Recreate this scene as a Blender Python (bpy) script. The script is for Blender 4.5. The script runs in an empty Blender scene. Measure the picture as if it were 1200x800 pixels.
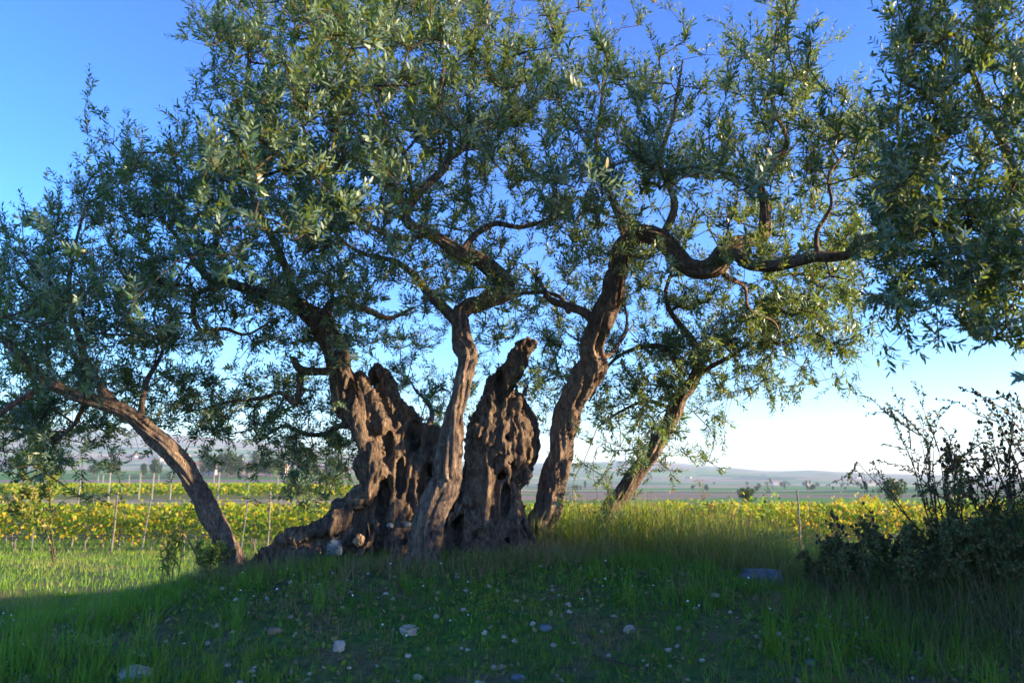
import bpy, math, random
import numpy as np
from mathutils import Vector

# ------------------------------------------------------------------ camera, sky, sun, exposure
random.seed(7)
rng = np.random.default_rng(11)
scene = bpy.context.scene
COL = scene.collection
F_PX = 933.0
PITCH = math.atan(175 / F_PX)
CAM_Z = 1.25
cam_data = bpy.data.cameras.new('camera')
cam_data.sensor_width = 36.0
cam_data.lens = 28.0
cam_data.clip_end = 30000
cam_data.clip_start = 0.05
cam_data.dof.use_dof = True
cam_data.dof.focus_distance = 8.3
cam_data.dof.aperture_fstop = 1.8
cam = bpy.data.objects.new('camera', cam_data)
COL.objects.link(cam)
cam.location = (0, 0, CAM_Z)
cam.rotation_euler = (math.pi / 2 + PITCH, 0, 0)
scene.camera = cam

SUN_EL = math.radians(9.5)
SUN_AZ = math.radians(-9.0)       # measured from +x towards +y; a little behind the camera
sun_dir = Vector((math.cos(SUN_AZ) * math.cos(SUN_EL), math.sin(SUN_AZ) * math.cos(SUN_EL), math.sin(SUN_EL)))
world = bpy.data.worlds.new('World')
scene.world = world
world.use_nodes = True
nt = world.node_tree
nt.nodes.clear()
wo = nt.nodes.new('ShaderNodeOutputWorld')
bg = nt.nodes.new('ShaderNodeBackground')
sky = nt.nodes.new('ShaderNodeTexSky')
sky.sky_type = 'NISHITA'
sky.sun_disc = False
sky.sun_elevation = SUN_EL
sky.sun_rotation = math.pi / 2 - SUN_AZ    # rotation 0 is +y, clockwise
sky.altitude = 0
sky.air_density = 1.0
sky.dust_density = 0.3
sky.ozone_density = 3.0
hs = nt.nodes.new('ShaderNodeHueSaturation')
hs.inputs['Saturation'].default_value = 1.28
nt.links.new(sky.outputs[0], hs.inputs['Color'])
tint = nt.nodes.new('ShaderNodeMix'); tint.data_type = 'RGBA'; tint.blend_type = 'MULTIPLY'; tint.inputs[0].default_value = 1.0
tint.inputs[7].default_value = (1.0, 0.93, 1.07, 1)
nt.links.new(hs.outputs[0], tint.inputs[6])
gam = nt.nodes.new('ShaderNodeGamma'); gam.inputs[1].default_value = 1.45
nt.links.new(tint.outputs[2], gam.inputs[0])
nt.links.new(gam.outputs[0], bg.inputs[0])
bg.inputs[1].default_value = 0.098
nt.links.new(bg.outputs[0], wo.inputs[0])

sl = bpy.data.lights.new('sun', 'SUN')
sl.energy = 5.0
sl.angle = math.radians(0.5)
sl.color = (1.0, 0.78, 0.48)
so = bpy.data.objects.new('sun', sl)
so.rotation_euler = sun_dir.to_track_quat('Z', 'Y').to_euler()
so.location = sun_dir * 60
COL.objects.link(so)
scene.view_settings.view_transform = 'Standard'
scene.view_settings.look = 'None'
scene.view_settings.exposure = 1.97
scene.view_settings.gamma = 1.0
scene.cycles.max_bounces = 8
scene.cycles.diffuse_bounces = 5
scene.cycles.transmission_bounces = 3
scene.cycles.volume_bounces = 0

# ------------------------------------------------------------------ helpers
CT, ST = math.cos(PITCH), math.sin(PITCH)
def P(px, py, d):
    """photo direction at distance d along the ground axis -> world point"""
    u = (px - 600) / F_PX; v = (400 - py) / F_PX
    dy = CT - ST * v; dz = ST + CT * v
    t = d / dy
    return np.array([u * t, d, CAM_Z + dz * t])

def hash3(ix, iy, iz, s):
    h = (ix * 374761393 + iy * 668265263 + iz * 2147483647 + s * 1274126177) & 0xFFFFFFFF
    h = ((h ^ (h >> 13)) * 1274126177) & 0xFFFFFFFF
    h = ((h ^ (h >> 16)) * 2246822519) & 0xFFFFFFFF
    return ((h ^ (h >> 15)) & 0xFFFFFF) / float(0xFFFFFF)

def vnoise(p, seed=0):
    p = np.asarray(p, dtype=np.float64)
    i = np.floor(p).astype(np.int64)
    f = p - i
    f = f * f * (3 - 2 * f)
    out = 0
    for dx in (0, 1):
        wx = f[..., 0] if dx else 1 - f[..., 0]
        for dy in (0, 1):
            wy = f[..., 1] if dy else 1 - f[..., 1]
            for dz in (0, 1):
                wz = f[..., 2] if dz else 1 - f[..., 2]
                out = out + wx * wy * wz * hash3(i[..., 0] + dx, i[..., 1] + dy, i[..., 2] + dz, seed)
    return out * 2 - 1

def fbm(p, oct=3, seed=0):
    p = np.asarray(p, float); a = 1.0; o = 0; n = 0
    for k in range(oct):
        o = o + a * vnoise(p, seed + k); n += a; a *= 0.5; p = p * 2.03 + 3.1
    return o / n

def mk_mesh(name, V, faces, mat=None, rnd=None, smooth=False, extra=None):
    """faces: list of int arrays (n,3) or (n,4)"""
    me = bpy.data.meshes.new(name)
    V = np.asarray(V, np.float32).reshape(-1, 3)
    me.vertices.add(len(V)); me.vertices.foreach_set('co', V.ravel())
    faces = [np.asarray(f, np.int32) for f in faces if len(f)]
    nl = sum(f.size for f in faces); nf = sum(len(f) for f in faces)
    me.loops.add(nl); me.polygons.add(nf)
    me.loops.foreach_set('vertex_index', np.concatenate([f.ravel() for f in faces]))
    sizes = np.concatenate([np.full(len(f), f.shape[1], np.int32) for f in faces])
    starts = np.concatenate([[0], np.cumsum(sizes)[:-1]]).astype(np.int32)
    me.polygons.foreach_set('loop_start', starts)
    me.polygons.foreach_set('loop_total', sizes)
    me.update(calc_edges=True)
    if smooth:
        me.polygons.foreach_set('use_smooth', np.ones(nf, bool))
    if rnd is not None:
        a = me.attributes.new('rnd', 'FLOAT', 'POINT'); a.data.foreach_set('value', np.asarray(rnd, np.float32))
    if extra is not None:
        a = me.attributes.new('tone', 'FLOAT', 'POINT'); a.data.foreach_set('value', np.asarray(extra, np.float32))
    if mat: me.materials.append(mat)
    return me

def link(name, me, parent=None, loc=None, label=None, cat=None, group=None, kind=None):
    o = bpy.data.objects.new(name, me); COL.objects.link(o)
    if parent is not None:
        o.parent = parent
        if parent.type == 'EMPTY':
            o.location = -Vector(parent.location) if loc is None else loc   # meshes of parts are made in world space
    elif loc is not None: o.location = loc
    if label: o['label'] = label
    if cat: o['category'] = cat
    if group: o['group'] = group
    if kind: o['kind'] = kind
    return o

def thing(name, label, cat, loc=(0, 0, 0), group=None):
    o = bpy.data.objects.new(name, None); COL.objects.link(o)
    o.location = loc; o['label'] = label; o['category'] = cat
    o.empty_display_size = 0.2
    if group: o['group'] = group
    return o

def norm(a):
    a = np.asarray(a, float)
    return a / np.maximum(np.linalg.norm(a, axis=-1, keepdims=True), 1e-9)

# ------------------------------------------------------------------ materials
def new_mat(name):
    m = bpy.data.materials.new(name); m.use_nodes = True
    n = m.node_tree; n.nodes.clear()
    out = n.nodes.new('ShaderNodeOutputMaterial')
    return m, n, out

def ramp(n, fac, stops, interp='LINEAR'):
    r = n.nodes.new('ShaderNodeValToRGB'); r.color_ramp.interpolation = interp
    e = r.color_ramp.elements
    while len(e) < len(stops): e.new(0.5)
    for k, (p, c) in enumerate(stops):
        e[k].position = p; e[k].color = (*c, 1)
    n.links.new(fac, r.inputs[0])
    return r.outputs[0]

def mixc(n, fac, a, b, mode='MIX'):
    m = n.nodes.new('ShaderNodeMix'); m.data_type = 'RGBA'; m.blend_type = mode
    for sock, v in ((0, fac), (6, a), (7, b)):
        if hasattr(v, 'is_linked') or hasattr(v, 'links'): n.links.new(v, m.inputs[sock])
        elif sock == 0: m.inputs[0].default_value = v
        else: m.inputs[sock].default_value = (*v, 1)
    return m.outputs[2]

def leaf_mat(name, top, bottom, trans, tmix=0.3, rough=0.5, spec=0.3):
    m, n, out = new_mat(name)
    at = n.nodes.new('ShaderNodeAttribute'); at.attribute_name = 'rnd'
    ctop = ramp(n, at.outputs['Fac'], top)
    if bottom:
        cb = ramp(n, at.outputs['Fac'], bottom)
        ge = n.nodes.new('ShaderNodeNewGeometry')
        c = mixc(n, ge.outputs['Backfacing'], ctop, cb)
    else: c = ctop
    b = n.nodes.new('ShaderNodeBsdfPrincipled'); n.links.new(c, b.inputs['Base Color'])
    b.inputs['Roughness'].default_value = rough
    b.inputs['Specular IOR Level'].default_value = spec
    t = n.nodes.new('ShaderNodeBsdfTranslucent')
    ct = ramp(n, at.outputs['Fac'], trans); n.links.new(ct, t.inputs['Color'])
    mx = n.nodes.new('ShaderNodeMixShader'); mx.inputs[0].default_value = tmix
    n.links.new(b.outputs[0], mx.inputs[1]); n.links.new(t.outputs[0], mx.inputs[2])
    n.links.new(mx.outputs[0], out.inputs[0])
    return m

M_LEAF = leaf_mat('olive_leaf',
    [(0.0, (0.018, 0.058, 0.040)), (0.5, (0.032, 0.080, 0.038)), (0.93, (0.075, 0.130, 0.036)), (0.97, (0.32, 0.24, 0.05)), (1.0, (0.24, 0.13, 0.05))],
    [(0.0, (0.07, 0.14, 0.115)), (0.93, (0.16, 0.225, 0.15)), (1.0, (0.30, 0.24, 0.10))],
    [(0.0, (0.11, 0.24, 0.04)), (0.9, (0.36, 0.42, 0.04)), (1.0, (0.5, 0.35, 0.06))], 0.34, 0.42, 0.5)
M_VINE = leaf_mat('vine_leaf',
    [(0.0, (0.035, 0.11, 0.01)), (0.4, (0.18, 0.28, 0.012)), (0.75, (0.44, 0.33, 0.012)), (1.0, (0.34, 0.15, 0.03))], None,
    [(0.0, (0.08, 0.22, 0.02)), (0.45, (0.40, 0.50, 0.02)), (0.78, (0.60, 0.42, 0.03)), (1.0, (0.55, 0.22, 0.03))], 0.45, 0.5, 0.2)
M_GRASS = leaf_mat('grass_blade',
    [(0.0, (0.065, 0.140, 0.018)), (0.55, (0.130, 0.235, 0.022)), (0.86, (0.16, 0.24, 0.015)), (0.92, (0.30, 0.23, 0.10)), (1.0, (0.22, 0.15, 0.08))], None,
    [(0.0, (0.06, 0.22, 0.015)), (0.6, (0.14, 0.36, 0.02)), (0.86, (0.45, 0.55, 0.02)), (0.92, (0.35, 0.26, 0.10)), (1.0, (0.25, 0.18, 0.08))], 0.38, 0.5, 0.25)
M_DRY = leaf_mat('dry_grass_blade',
    [(0.0, (0.10, 0.085, 0.04)), (0.5, (0.26, 0.19, 0.09)), (1.0, (0.38, 0.29, 0.15))], None,
    [(0.0, (0.2, 0.16, 0.06)), (1.0, (0.5, 0.38, 0.18))], 0.3, 0.7, 0.1)
M_TALL = leaf_mat('tall_grass_blade',
    [(0.0, (0.05, 0.12, 0.015)), (0.5, (0.15, 0.21, 0.025)), (0.75, (0.28, 0.25, 0.06)), (1.0, (0.40, 0.29, 0.13))], None,
    [(0.0, (0.12, 0.28, 0.02)), (0.5, (0.34, 0.42, 0.04)), (1.0, (0.55, 0.40, 0.16))], 0.4, 0.6, 0.2)
M_WEED = leaf_mat('weed_leaf',
    [(0.0, (0.06, 0.10, 0.035)), (0.6, (0.14, 0.16, 0.06)), (1.0, (0.30, 0.18, 0.09))], None,
    [(0.0, (0.06, 0.12, 0.02)), (1.0, (0.25, 0.15, 0.06))], 0.25, 0.6, 0.2)
M_FARLEAF = leaf_mat('far_tree_leaf',
    [(0.0, (0.02, 0.045, 0.02)), (1.0, (0.07, 0.10, 0.035))], None,
    [(0.0, (0.04, 0.10, 0.02)), (1.0, (0.14, 0.2, 0.04))], 0.2, 0.7, 0.1)

def bark_mat(name, dark, mid, light, zs=0.25):
    m, n, out = new_mat(name)
    tc = n.nodes.new('ShaderNodeTexCoord')
    mp = n.nodes.new('ShaderNodeMapping'); mp.inputs['Scale'].default_value = (1, 1, zs)
    n.links.new(tc.outputs['Object'], mp.inputs[0])
    n1 = n.nodes.new('ShaderNodeTexNoise'); n1.inputs['Scale'].default_value = 22; n1.inputs['Detail'].default_value = 8; n1.inputs['Roughness'].default_value = 0.65; n1.inputs['Distortion'].default_value = 0.6
    n2 = n.nodes.new('ShaderNodeTexNoise'); n2.inputs['Scale'].default_value = 3.0; n2.inputs['Detail'].default_value = 5
    n3 = n.nodes.new('ShaderNodeTexVoronoi'); n3.feature = 'DISTANCE_TO_EDGE'; n3.inputs['Scale'].default_value = 26
    mp3 = n.nodes.new('ShaderNodeMapping'); mp3.inputs['Scale'].default_value = (1, 1, 0.35)
    dis = n.nodes.new('ShaderNodeMix'); dis.data_type = 'RGBA'; dis.blend_type = 'LINEAR_LIGHT'; dis.inputs[0].default_value = 0.06
    n.links.new(mp.outputs[0], n1.inputs[0]); n.links.new(tc.outputs['Object'], n2.inputs[0])
    n.links.new(tc.outputs['Object'], dis.inputs[6]); n.links.new(n1.outputs['Color'], dis.inputs[7])
    n.links.new(dis.outputs[2], mp3.inputs[0]); n.links.new(mp3.outputs[0], n3.inputs[0])
    c = ramp(n, n1.outputs[0], [(0.30, dark), (0.52, mid), (0.72, light)])
    c2 = ramp(n, n2.outputs[0], [(0.35, (0.75, 0.70, 0.70)), (0.65, (1.15, 1.05, 0.95))])
    c = mixc(n, 1.0, c, c2, 'MULTIPLY')
    mpf = n.nodes.new('ShaderNodeMapping'); mpf.inputs['Scale'].default_value = (1, 1, 0.12); n.links.new(dis.outputs[2], mpf.inputs[0])
    nf = n.nodes.new('ShaderNodeTexNoise'); nf.inputs['Scale'].default_value = 85; nf.inputs['Detail'].default_value = 4; nf.inputs['Roughness'].default_value = 0.7; n.links.new(mpf.outputs[0], nf.inputs[0])
    c = mixc(n, 1.0, c, ramp(n, nf.outputs[0], [(0.36, (0.45, 0.43, 0.42)), (0.5, (1.0, 1.0, 1.0)), (0.66, (1.35, 1.32, 1.28))]), 'MULTIPLY')
    nl = n.nodes.new('ShaderNodeTexNoise'); nl.inputs['Scale'].default_value = 7; nl.inputs['Detail'].default_value = 9; nl.inputs['Roughness'].default_value = 0.8; n.links.new(tc.outputs['Object'], nl.inputs[0])
    c = mixc(n, ramp(n, nl.outputs[0], [(0.56, (0, 0, 0)), (0.66, (.6, .6, .6))]), c, (0.30, 0.29, 0.24))
    c = mixc(n, ramp(n, nl.outputs[0], [(0.30, (.5, .5, .5)), (0.40, (0, 0, 0))]), c, (0.10, 0.085, 0.035))
    b = n.nodes.new('ShaderNodeBsdfPrincipled'); b.inputs['Roughness'].default_value = 0.85
    b.inputs['Specular IOR Level'].default_value = 0.2
    n.links.new(c, b.inputs['Base Color'])
    bp = n.nodes.new('ShaderNodeBump'); bp.inputs['Strength'].default_value = 0.9; bp.inputs['Distance'].default_value = 0.03
    n.links.new(n1.outputs[0], bp.inputs['Height'])
    bpf = n.nodes.new('ShaderNodeBump'); bpf.inputs['Strength'].default_value = 0.8; bpf.inputs['Distance'].default_value = 0.012
    n.links.new(nf.outputs[0], bpf.inputs['Height']); n.links.new(bp.outputs[0], bpf.inputs['Normal'])
    bp2 = n.nodes.new('ShaderNodeBump'); bp2.inputs['Strength'].default_value = 0.6; bp2.inputs['Distance'].default_value = 0.02
    cr = ramp(n, n3.outputs[0], [(0.0, (0, 0, 0)), (0.25, (1, 1, 1))])
    n.links.new(cr, bp2.inputs['Height']); n.links.new(bpf.outputs[0], bp2.inputs['Normal'])
    n.links.new(bp2.outputs[0], b.inputs['Normal'])
    n.links.new(b.outputs[0], out.inputs[0])
    return m
M_BARK = bark_mat('olive_bark', (0.070, 0.052, 0.042), (0.205, 0.155, 0.125), (0.38, 0.30, 0.24))
M_BARKB = bark_mat('ancient_bark', (0.055, 0.040, 0.031), (0.170, 0.125, 0.095), (0.34, 0.265, 0.20), 0.35)
M_TWIG = bark_mat('twig_bark', (0.07, 0.055, 0.04), (0.14, 0.105, 0.075), (0.22, 0.17, 0.12), 1.0)

def simple_mat(name, stops, scale=8, rough=0.85, bump=0.3, dist=0.02):
    m, n, out = new_mat(name)
    tc = n.nodes.new('ShaderNodeTexCoord')
    n1 = n.nodes.new('ShaderNodeTexNoise'); n1.inputs['Scale'].default_value = scale; n1.inputs['Detail'].default_value = 8; n1.inputs['Roughness'].default_value = 0.65
    n.links.new(tc.outputs['Object'], n1.inputs[0])
    c = ramp(n, n1.outputs[0], stops)
    b = n.nodes.new('ShaderNodeBsdfPrincipled'); b.inputs['Roughness'].default_value = rough
    n.links.new(c, b.inputs['Base Color'])
    bp = n.nodes.new('ShaderNodeBump'); bp.inputs['Strength'].default_value = bump; bp.inputs['Distance'].default_value = dist
    n.links.new(n1.outputs[0], bp.inputs['Height']); n.links.new(bp.outputs[0], b.inputs['Normal'])
    n.links.new(b.outputs[0], out.inputs[0])
    return m
M_STONE = simple_mat('limestone', [(0.3, (0.22, 0.16, 0.12)), (0.5, (0.42, 0.33, 0.25)), (0.72, (0.58, 0.48, 0.38))], 9)
M_STONEB = simple_mat('brown_stone', [(0.3, (0.14, 0.09, 0.055)), (0.7, (0.32, 0.20, 0.11))], 9)
M_STONEG = simple_mat('blue_grey_stone', [(0.3, (0.07, 0.08, 0.09)), (0.7, (0.17, 0.19, 0.21))], 9)
M_POST = simple_mat('weathered_post', [(0.3, (0.07, 0.055, 0.045)), (0.7, (0.20, 0.17, 0.14))], 14)
M_CONC = simple_mat('concrete_post', [(0.3, (0.16, 0.15, 0.12)), (0.7, (0.30, 0.28, 0.24))], 14)
M_METAL = simple_mat('galvanised_post', [(0.3, (0.06, 0.07, 0.07)), (0.7, (0.13, 0.14, 0.14))], 14, 0.5)
M_FRUIT = simple_mat('ripe_olive', [(0.3, (0.012, 0.010, 0.018)), (0.7, (0.04, 0.025, 0.045))], 9, 0.35, 0.05)
M_PETAL = simple_mat('white_petal', [(0.3, (0.62, 0.62, 0.66)), (0.7, (0.85, 0.85, 0.85))], 9)
M_WALL = simple_mat('pale_render', [(0.3, (0.34, 0.30, 0.26)), (0.7, (0.46, 0.42, 0.37))], 2)
M_ROOF = simple_mat('clay_roof', [(0.3, (0.26, 0.11, 0.07)), (0.7, (0.42, 0.20, 0.12))], 2)
M_WIN = simple_mat('dark_window', [(0.3, (0.02, 0.025, 0.03)), (0.7, (0.05, 0.055, 0.06))], 2, 0.2)
M_SEED = simple_mat('dark_seed_head', [(0.3, (0.02, 0.014, 0.012)), (0.7, (0.07, 0.045, 0.035))], 30)
M_NET = simple_mat('green_net', [(0.3, (0.06, 0.22, 0.16)), (0.7, (0.12, 0.34, 0.25))], 4)

# ------------------------------------------------------------------ terrain
U_K = np.array([-2.0, -0.65, -0.49, -0.32, -0.21, -0.04, 0.08, 0.17, 0.214, 0.27, 0.32, 0.375, 0.43, 0.49, 0.65, 2.0])
R_K = np.array([500, 503, 505, 518, 532, 542, 543, 540, 544, 548, 552, 551, 555, 558, 562, 560.])
def profile_px(u, d):
    """image row (as seen from the camera) of far ground at side slope u, distance d"""
    L = np.interp(np.log(d), np.log([60, 75, 100, 200, 400, 1000, 2200]), [586, 582, 577, 566, 556, 551, 540])
    Rr = np.interp(np.log(d), np.log([60, 75, 100, 200, 400, 1000, 2200]), [595, 592, 588, 583, 577, 570, 562])
    w = np.clip((u + 0.30) / 0.35, 0, 1); w = w * w * (3 - 2 * w)
    a = L * (1 - w) + Rr * w
    ridge = np.interp(u, U_K, R_K)
    t = np.clip(np.log(np.maximum(d, 1) / 1300) / math.log(4200 / 1300), 0, 1); t = t * t * (3 - 2 * t)
    return a * (1 - t) + ridge * t

def sstep(a, b, x):
    t = np.clip((x - a) / (b - a), 0, 1); return t * t * (3 - 2 * t)

def H(x, y):
    x = np.asarray(x, float); y = np.asarray(y, float)
    base = np.interp(y, [-50, 5.5, 9, 14, 22, 30, 46], [0.0, 0.0, -0.02, -0.2, -0.48, -0.58, -0.72])
    kn = sstep(4.7, 7.6, y) * (1 - sstep(9.3, 14.5, y))
    kx = sstep(-5.4, -1.3, x) * (1 - 0.5 * sstep(1.2, 3.4, x)) * (1 - sstep(8, 14, x))
    z = base + 0.60 * kn * kx
    # grassy bank on the right
    r = np.hypot((x - 6.2) / 3.3, (y - 7.15) / 1.75)
    z = z + 1.0 * (1 - sstep(0.15, 1.05, r)) 
    z = z + 0.035 * vnoise(np.stack([x * 1.3, y * 1.3, 0 * x], -1), 3) + 0.018 * vnoise(np.stack([x * 4.1, y * 4.1, 0 * x], -1), 5)
    d = np.maximum(y, 50.0)
    u = x / d
    far = CAM_Z + (575 - profile_px(np.clip(u, -2, 2), d)) / F_PX * d
    nz = fbm(np.stack([x / 700, y / 700, 0 * x], -1), 4, 21)
    far = far + nz * np.clip((d - 300) / 3000, 0, 1) * 26 * (1 - sstep(3200, 4200, d) * 0.6)
    far = np.where(d > 4200, far * (1 - sstep(4200, 6500, d) * 0.9), far)
    t = sstep(46, 62, y)
    return z * (1 - t) + far * t

def stretch(n, near, step, far):
    a = [0.0]; s = step
    while a[-1] < far:
        a.append(a[-1] + s)
        if a[-1] > near: s *= 1.055
    return np.array(a)
xs = stretch(0, 7, 0.14, 5600); xs = np.concatenate([-xs[:0:-1], xs])
ys0 = stretch(0, 12, 0.13, 6000)
ysn = -stretch(0, 2, 0.5, 60)[:0:-1]
ys = np.concatenate([ysn, ys0])
GX, GY = np.meshgrid(xs, ys)
GZ = H(GX, GY)
nx, ny = len(xs), len(ys)
idx = np.arange(nx * ny).reshape(ny, nx)
quads = np.stack([idx[:-1, :-1], idx[:-1, 1:], idx[1:, 1:], idx[1:, :-1]], -1).reshape(-1, 4)

def ground_mat():
    m, n, out = new_mat('field_ground')
    geo = n.nodes.new('ShaderNodeNewGeometry')
    sp = n.nodes.new('ShaderNodeSeparateXYZ'); n.links.new(geo.outputs['Position'], sp.inputs[0])
    def noise(scale, det=6, rough=0.6, vec=None):
        q = n.nodes.new('ShaderNodeTexNoise'); q.inputs['Scale'].default_value = scale; q.inputs['Detail'].default_value = det; q.inputs['Roughness'].default_value = rough
        n.links.new(vec if vec is not None else geo.outputs['Position'], q.inputs[0]); return q
    a = noise(1.6); b = noise(14)
    near = ramp(n, a.outputs[0], [(0.34, (0.15, 0.105, 0.065)), (0.46, (0.10, 0.115, 0.040)), (0.60, (0.06, 0.12, 0.025))])
    fine = ramp(n, b.outputs[0], [(0.3, (0.6, 0.6, 0.6)), (0.7, (1.4, 1.35, 1.2))])
    near = mixc(n, 1.0, near, fine, 'MULTIPLY')
    # far fields: patchwork of strips
    mp = n.nodes.new('ShaderNodeMapping'); mp.inputs['Scale'].default_value = (1 / 210.0, 1 / 85.0, 0); mp.inputs['Rotation'].default_value = (0, 0, 0.13)
    n.links.new(geo.outputs['Position'], mp.inputs[0])
    dn = noise(0.004, 3); 
    dm = n.nodes.new('ShaderNodeMix'); dm.data_type = 'RGBA'; dm.blend_type = 'LINEAR_LIGHT'; dm.inputs[0].default_value = 0.25
    n.links.new(mp.outputs[0], dm.inputs[6]); n.links.new(dn.outputs['Color'], dm.inputs[7])
    vo = n.nodes.new('ShaderNodeTexVoronoi'); vo.inputs['Scale'].default_value = 1.0; vo.distance = 'CHEBYCHEV'
    n.links.new(dm.outputs[2], vo.inputs[0])
    sx = n.nodes.new('ShaderNodeSeparateColor'); n.links.new(vo.outputs['Color'], sx.inputs[0])
    f = ramp(n, sx.outputs[0], [(0.0, (0.09, 0.24, 0.03)), (0.18, (0.30, 0.19, 0.12)), (0.34, (0.14, 0.26, 0.04)), (0.5, (0.44, 0.35, 0.18)), (0.64, (0.04, 0.10, 0.03)), (0.78, (0.34, 0.20, 0.14)), (0.9, (0.22, 0.32, 0.05))], 'CONSTANT')
    fn = noise(0.03, 6, 0.7)
    f = mixc(n, 1.0, f, ramp(n, fn.outputs[0], [(0.3, (0.65, 0.68, 0.65)), (0.7, (1.25, 1.2, 1.2))]), 'MULTIPLY')
    tn = noise(0.012, 8, 0.75)
    f = mixc(n, ramp(n, tn.outputs[0], [(0.56, (0, 0, 0)), (0.62, (1, 1, 1))]), f, (0.035, 0.06, 0.028))
    mr = n.nodes.new('ShaderNodeMapRange'); mr.inputs[1].default_value = 46; mr.inputs[2].default_value = 70
    n.links.new(sp.outputs['Y'], mr.inputs[0])
    # a pale dirt track behind the vineyard
    def band(y0, y1, soft):
        s = n.nodes.new('ShaderNodeMath'); s.operation = 'COMPARE'
        jit = noise(0.02, 3)
        ad = n.nodes.new('ShaderNodeMath'); ad.operation = 'MULTIPLY_ADD'; ad.inputs[1].default_value = soft
        n.links.new(jit.outputs[0], ad.inputs[0]); n.links.new(sp.outputs['Y'], ad.inputs[2])
        n.links.new(ad.outputs[0], s.inputs[0]); s.inputs[1].default_value = (y0 + y1) / 2 + soft / 2; s.inputs[2].default_value = (y1 - y0) / 2
        return s.outputs[0]
    c = mixc(n, mr.outputs[0], near, f)
    c = mixc(n, band(58, 66, 4), c, (0.30, 0.25, 0.13))
    c = mixc(n, band(66, 105, 9), c, (0.20, 0.20, 0.05))
    c = mixc(n, band(106, 116, 6), c, (0.08, 0.17, 0.03))
    c = mixc(n, band(215, 262, 60), c, (0.26, 0.19, 0.13))
    bs = n.nodes.new('ShaderNodeBsdfPrincipled'); bs.inputs['Roughness'].default_value = 0.95; bs.inputs['Specular IOR Level'].default_value = 0.1
    n.links.new(c, bs.inputs['Base Color'])
    bp = n.nodes.new('ShaderNodeBump'); bp.inputs['Strength'].default_value = 0.8; bp.inputs['Distance'].default_value = 0.05
    n.links.new(b.outputs[0], bp.inputs['Height']); n.links.new(bp.outputs[0], bs.inputs['Normal'])
    n.links.new(bs.outputs[0], out.inputs[0])
    return m
me = mk_mesh('ground', np.stack([GX, GY, GZ], -1), [quads], ground_mat(), smooth=True)
link('ground', me, kind='structure')

# ------------------------------------------------------------------ bark tubes
def catmull(pts, step):
    pts = np.asarray(pts, float)
    n = len(pts)
    ext = np.vstack([2 * pts[0] - pts[1], pts, 2 * pts[-1] - pts[-2]])
    out = []
    for i in range(n - 1):
        p0, p1, p2, p3 = ext[i], ext[i + 1], ext[i + 2], ext[i + 3]
        L = np.linalg.norm(p2[:3] - p1[:3]); k = max(2, int(L / step))
        t = np.linspace(0, 1, k, endpoint=False)[:, None]
        out.append(0.5 * ((2 * p1) + (-p0 + p2) * t + (2 * p0 - 5 * p1 + 4 * p2 - p3) * t ** 2 + (-p0 + 3 * p1 - 3 * p2 + p3) * t ** 3))
    out.append(pts[-1][None])
    return np.vstack(out)

def frames(c):
    T = norm(np.gradient(c, axis=0))
    N = np.zeros_like(T)
    a = np.array([0, -1.0, 0]); a = a - T[0] * a.dot(T[0])
    if np.linalg.norm(a) < 0.1: a = np.array([1.0, 0, 0]) - T[0] * T[0][0]
    N[0] = a / np.linalg.norm(a)
    for i in range(1, len(c)):
        v = N[i - 1] - T[i] * N[i - 1].dot(T[i]); N[i] = v / max(np.linalg.norm(v), 1e-9)
    B = np.cross(T, N)
    return T, N, B

def tube(cr, seg=28, step=0.02, rough=0.14, lump=0.16, twist=2.0, seed=0, flare=0.0):
    """cr: list of (x,y,z,r). Returns verts, quads, tris"""
    s = catmull(cr, step)
    s[:, :3] += 0.30 * s[:, 3:4] * np.stack([vnoise(np.stack([np.arange(len(s)) * step / 0.25, np.full(len(s), k * 9.1), np.full(len(s), seed)], -1), seed) for k in range(3)], -1)
    c = s[:, :3]; r = np.maximum(s[:, 3], 0.002)
    T, N, B = frames(c)
    th = np.linspace(0, 2 * np.pi, seg, endpoint=False)
    L = np.arange(len(c)) * step
    TH = th[None, :] + (twist * L)[:, None]
    q = np.stack([np.cos(TH) * 1.7, np.sin(TH) * 1.7, np.repeat((L * 1.6)[:, None], seg, 1)], -1)
    q2 = np.stack([np.cos(th)[None] * 0.9 + 0 * TH, np.sin(th)[None] * 0.9 + 0 * TH, np.repeat((L * 3.2)[:, None], seg, 1)], -1)
    ridg = 1 - 2 * np.abs(fbm(q + seed * 3.3, 3, seed))
    rr = .78 * r[:, None] * (1 + rough * (ridg - 0.55) + lump * fbm(q2 + seed * 1.7, 2, seed + 5))
    if flare:
        fl = np.exp(-L / 0.22)[:, None] * flare * (0.6 + 0.9 * np.maximum(0, vnoise(np.stack([np.cos(th) * 2, np.sin(th) * 2, 0 * th], -1), seed))[None])
        rr = rr * (1 + fl)
    g_ = fbm(q * 1.25 + 40 + seed, 2, seed + 9)
    rr = rr * (1 - rough * .45 * np.exp(-(g_ / .09) ** 2))
    V = c[:, None, :] + rr[..., None] * (np.cos(th)[None, :, None] * N[:, None, :] + np.sin(th)[None, :, None] * B[:, None, :])
    m = len(c)
    I = np.arange(m * seg).reshape(m, seg)
    Q = np.stack([I[:-1], np.roll(I[:-1], -1, 1), np.roll(I[1:], -1, 1), I[1:]], -1).reshape(-1, 4)
    V = V.reshape(-1, 3)
    tip = len(V)
    V = np.vstack([V, c[-1] + T[-1] * r[-1] * 0.5, c[0]])
    e = I[-1]; b0 = I[0]
    Tt = np.vstack([np.stack([e, np.roll(e, -1), np.full(seg, tip)], -1), np.stack([np.roll(b0, -1), b0, np.full(seg, tip + 1)], -1)])
    return V, Q, Tt

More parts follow.
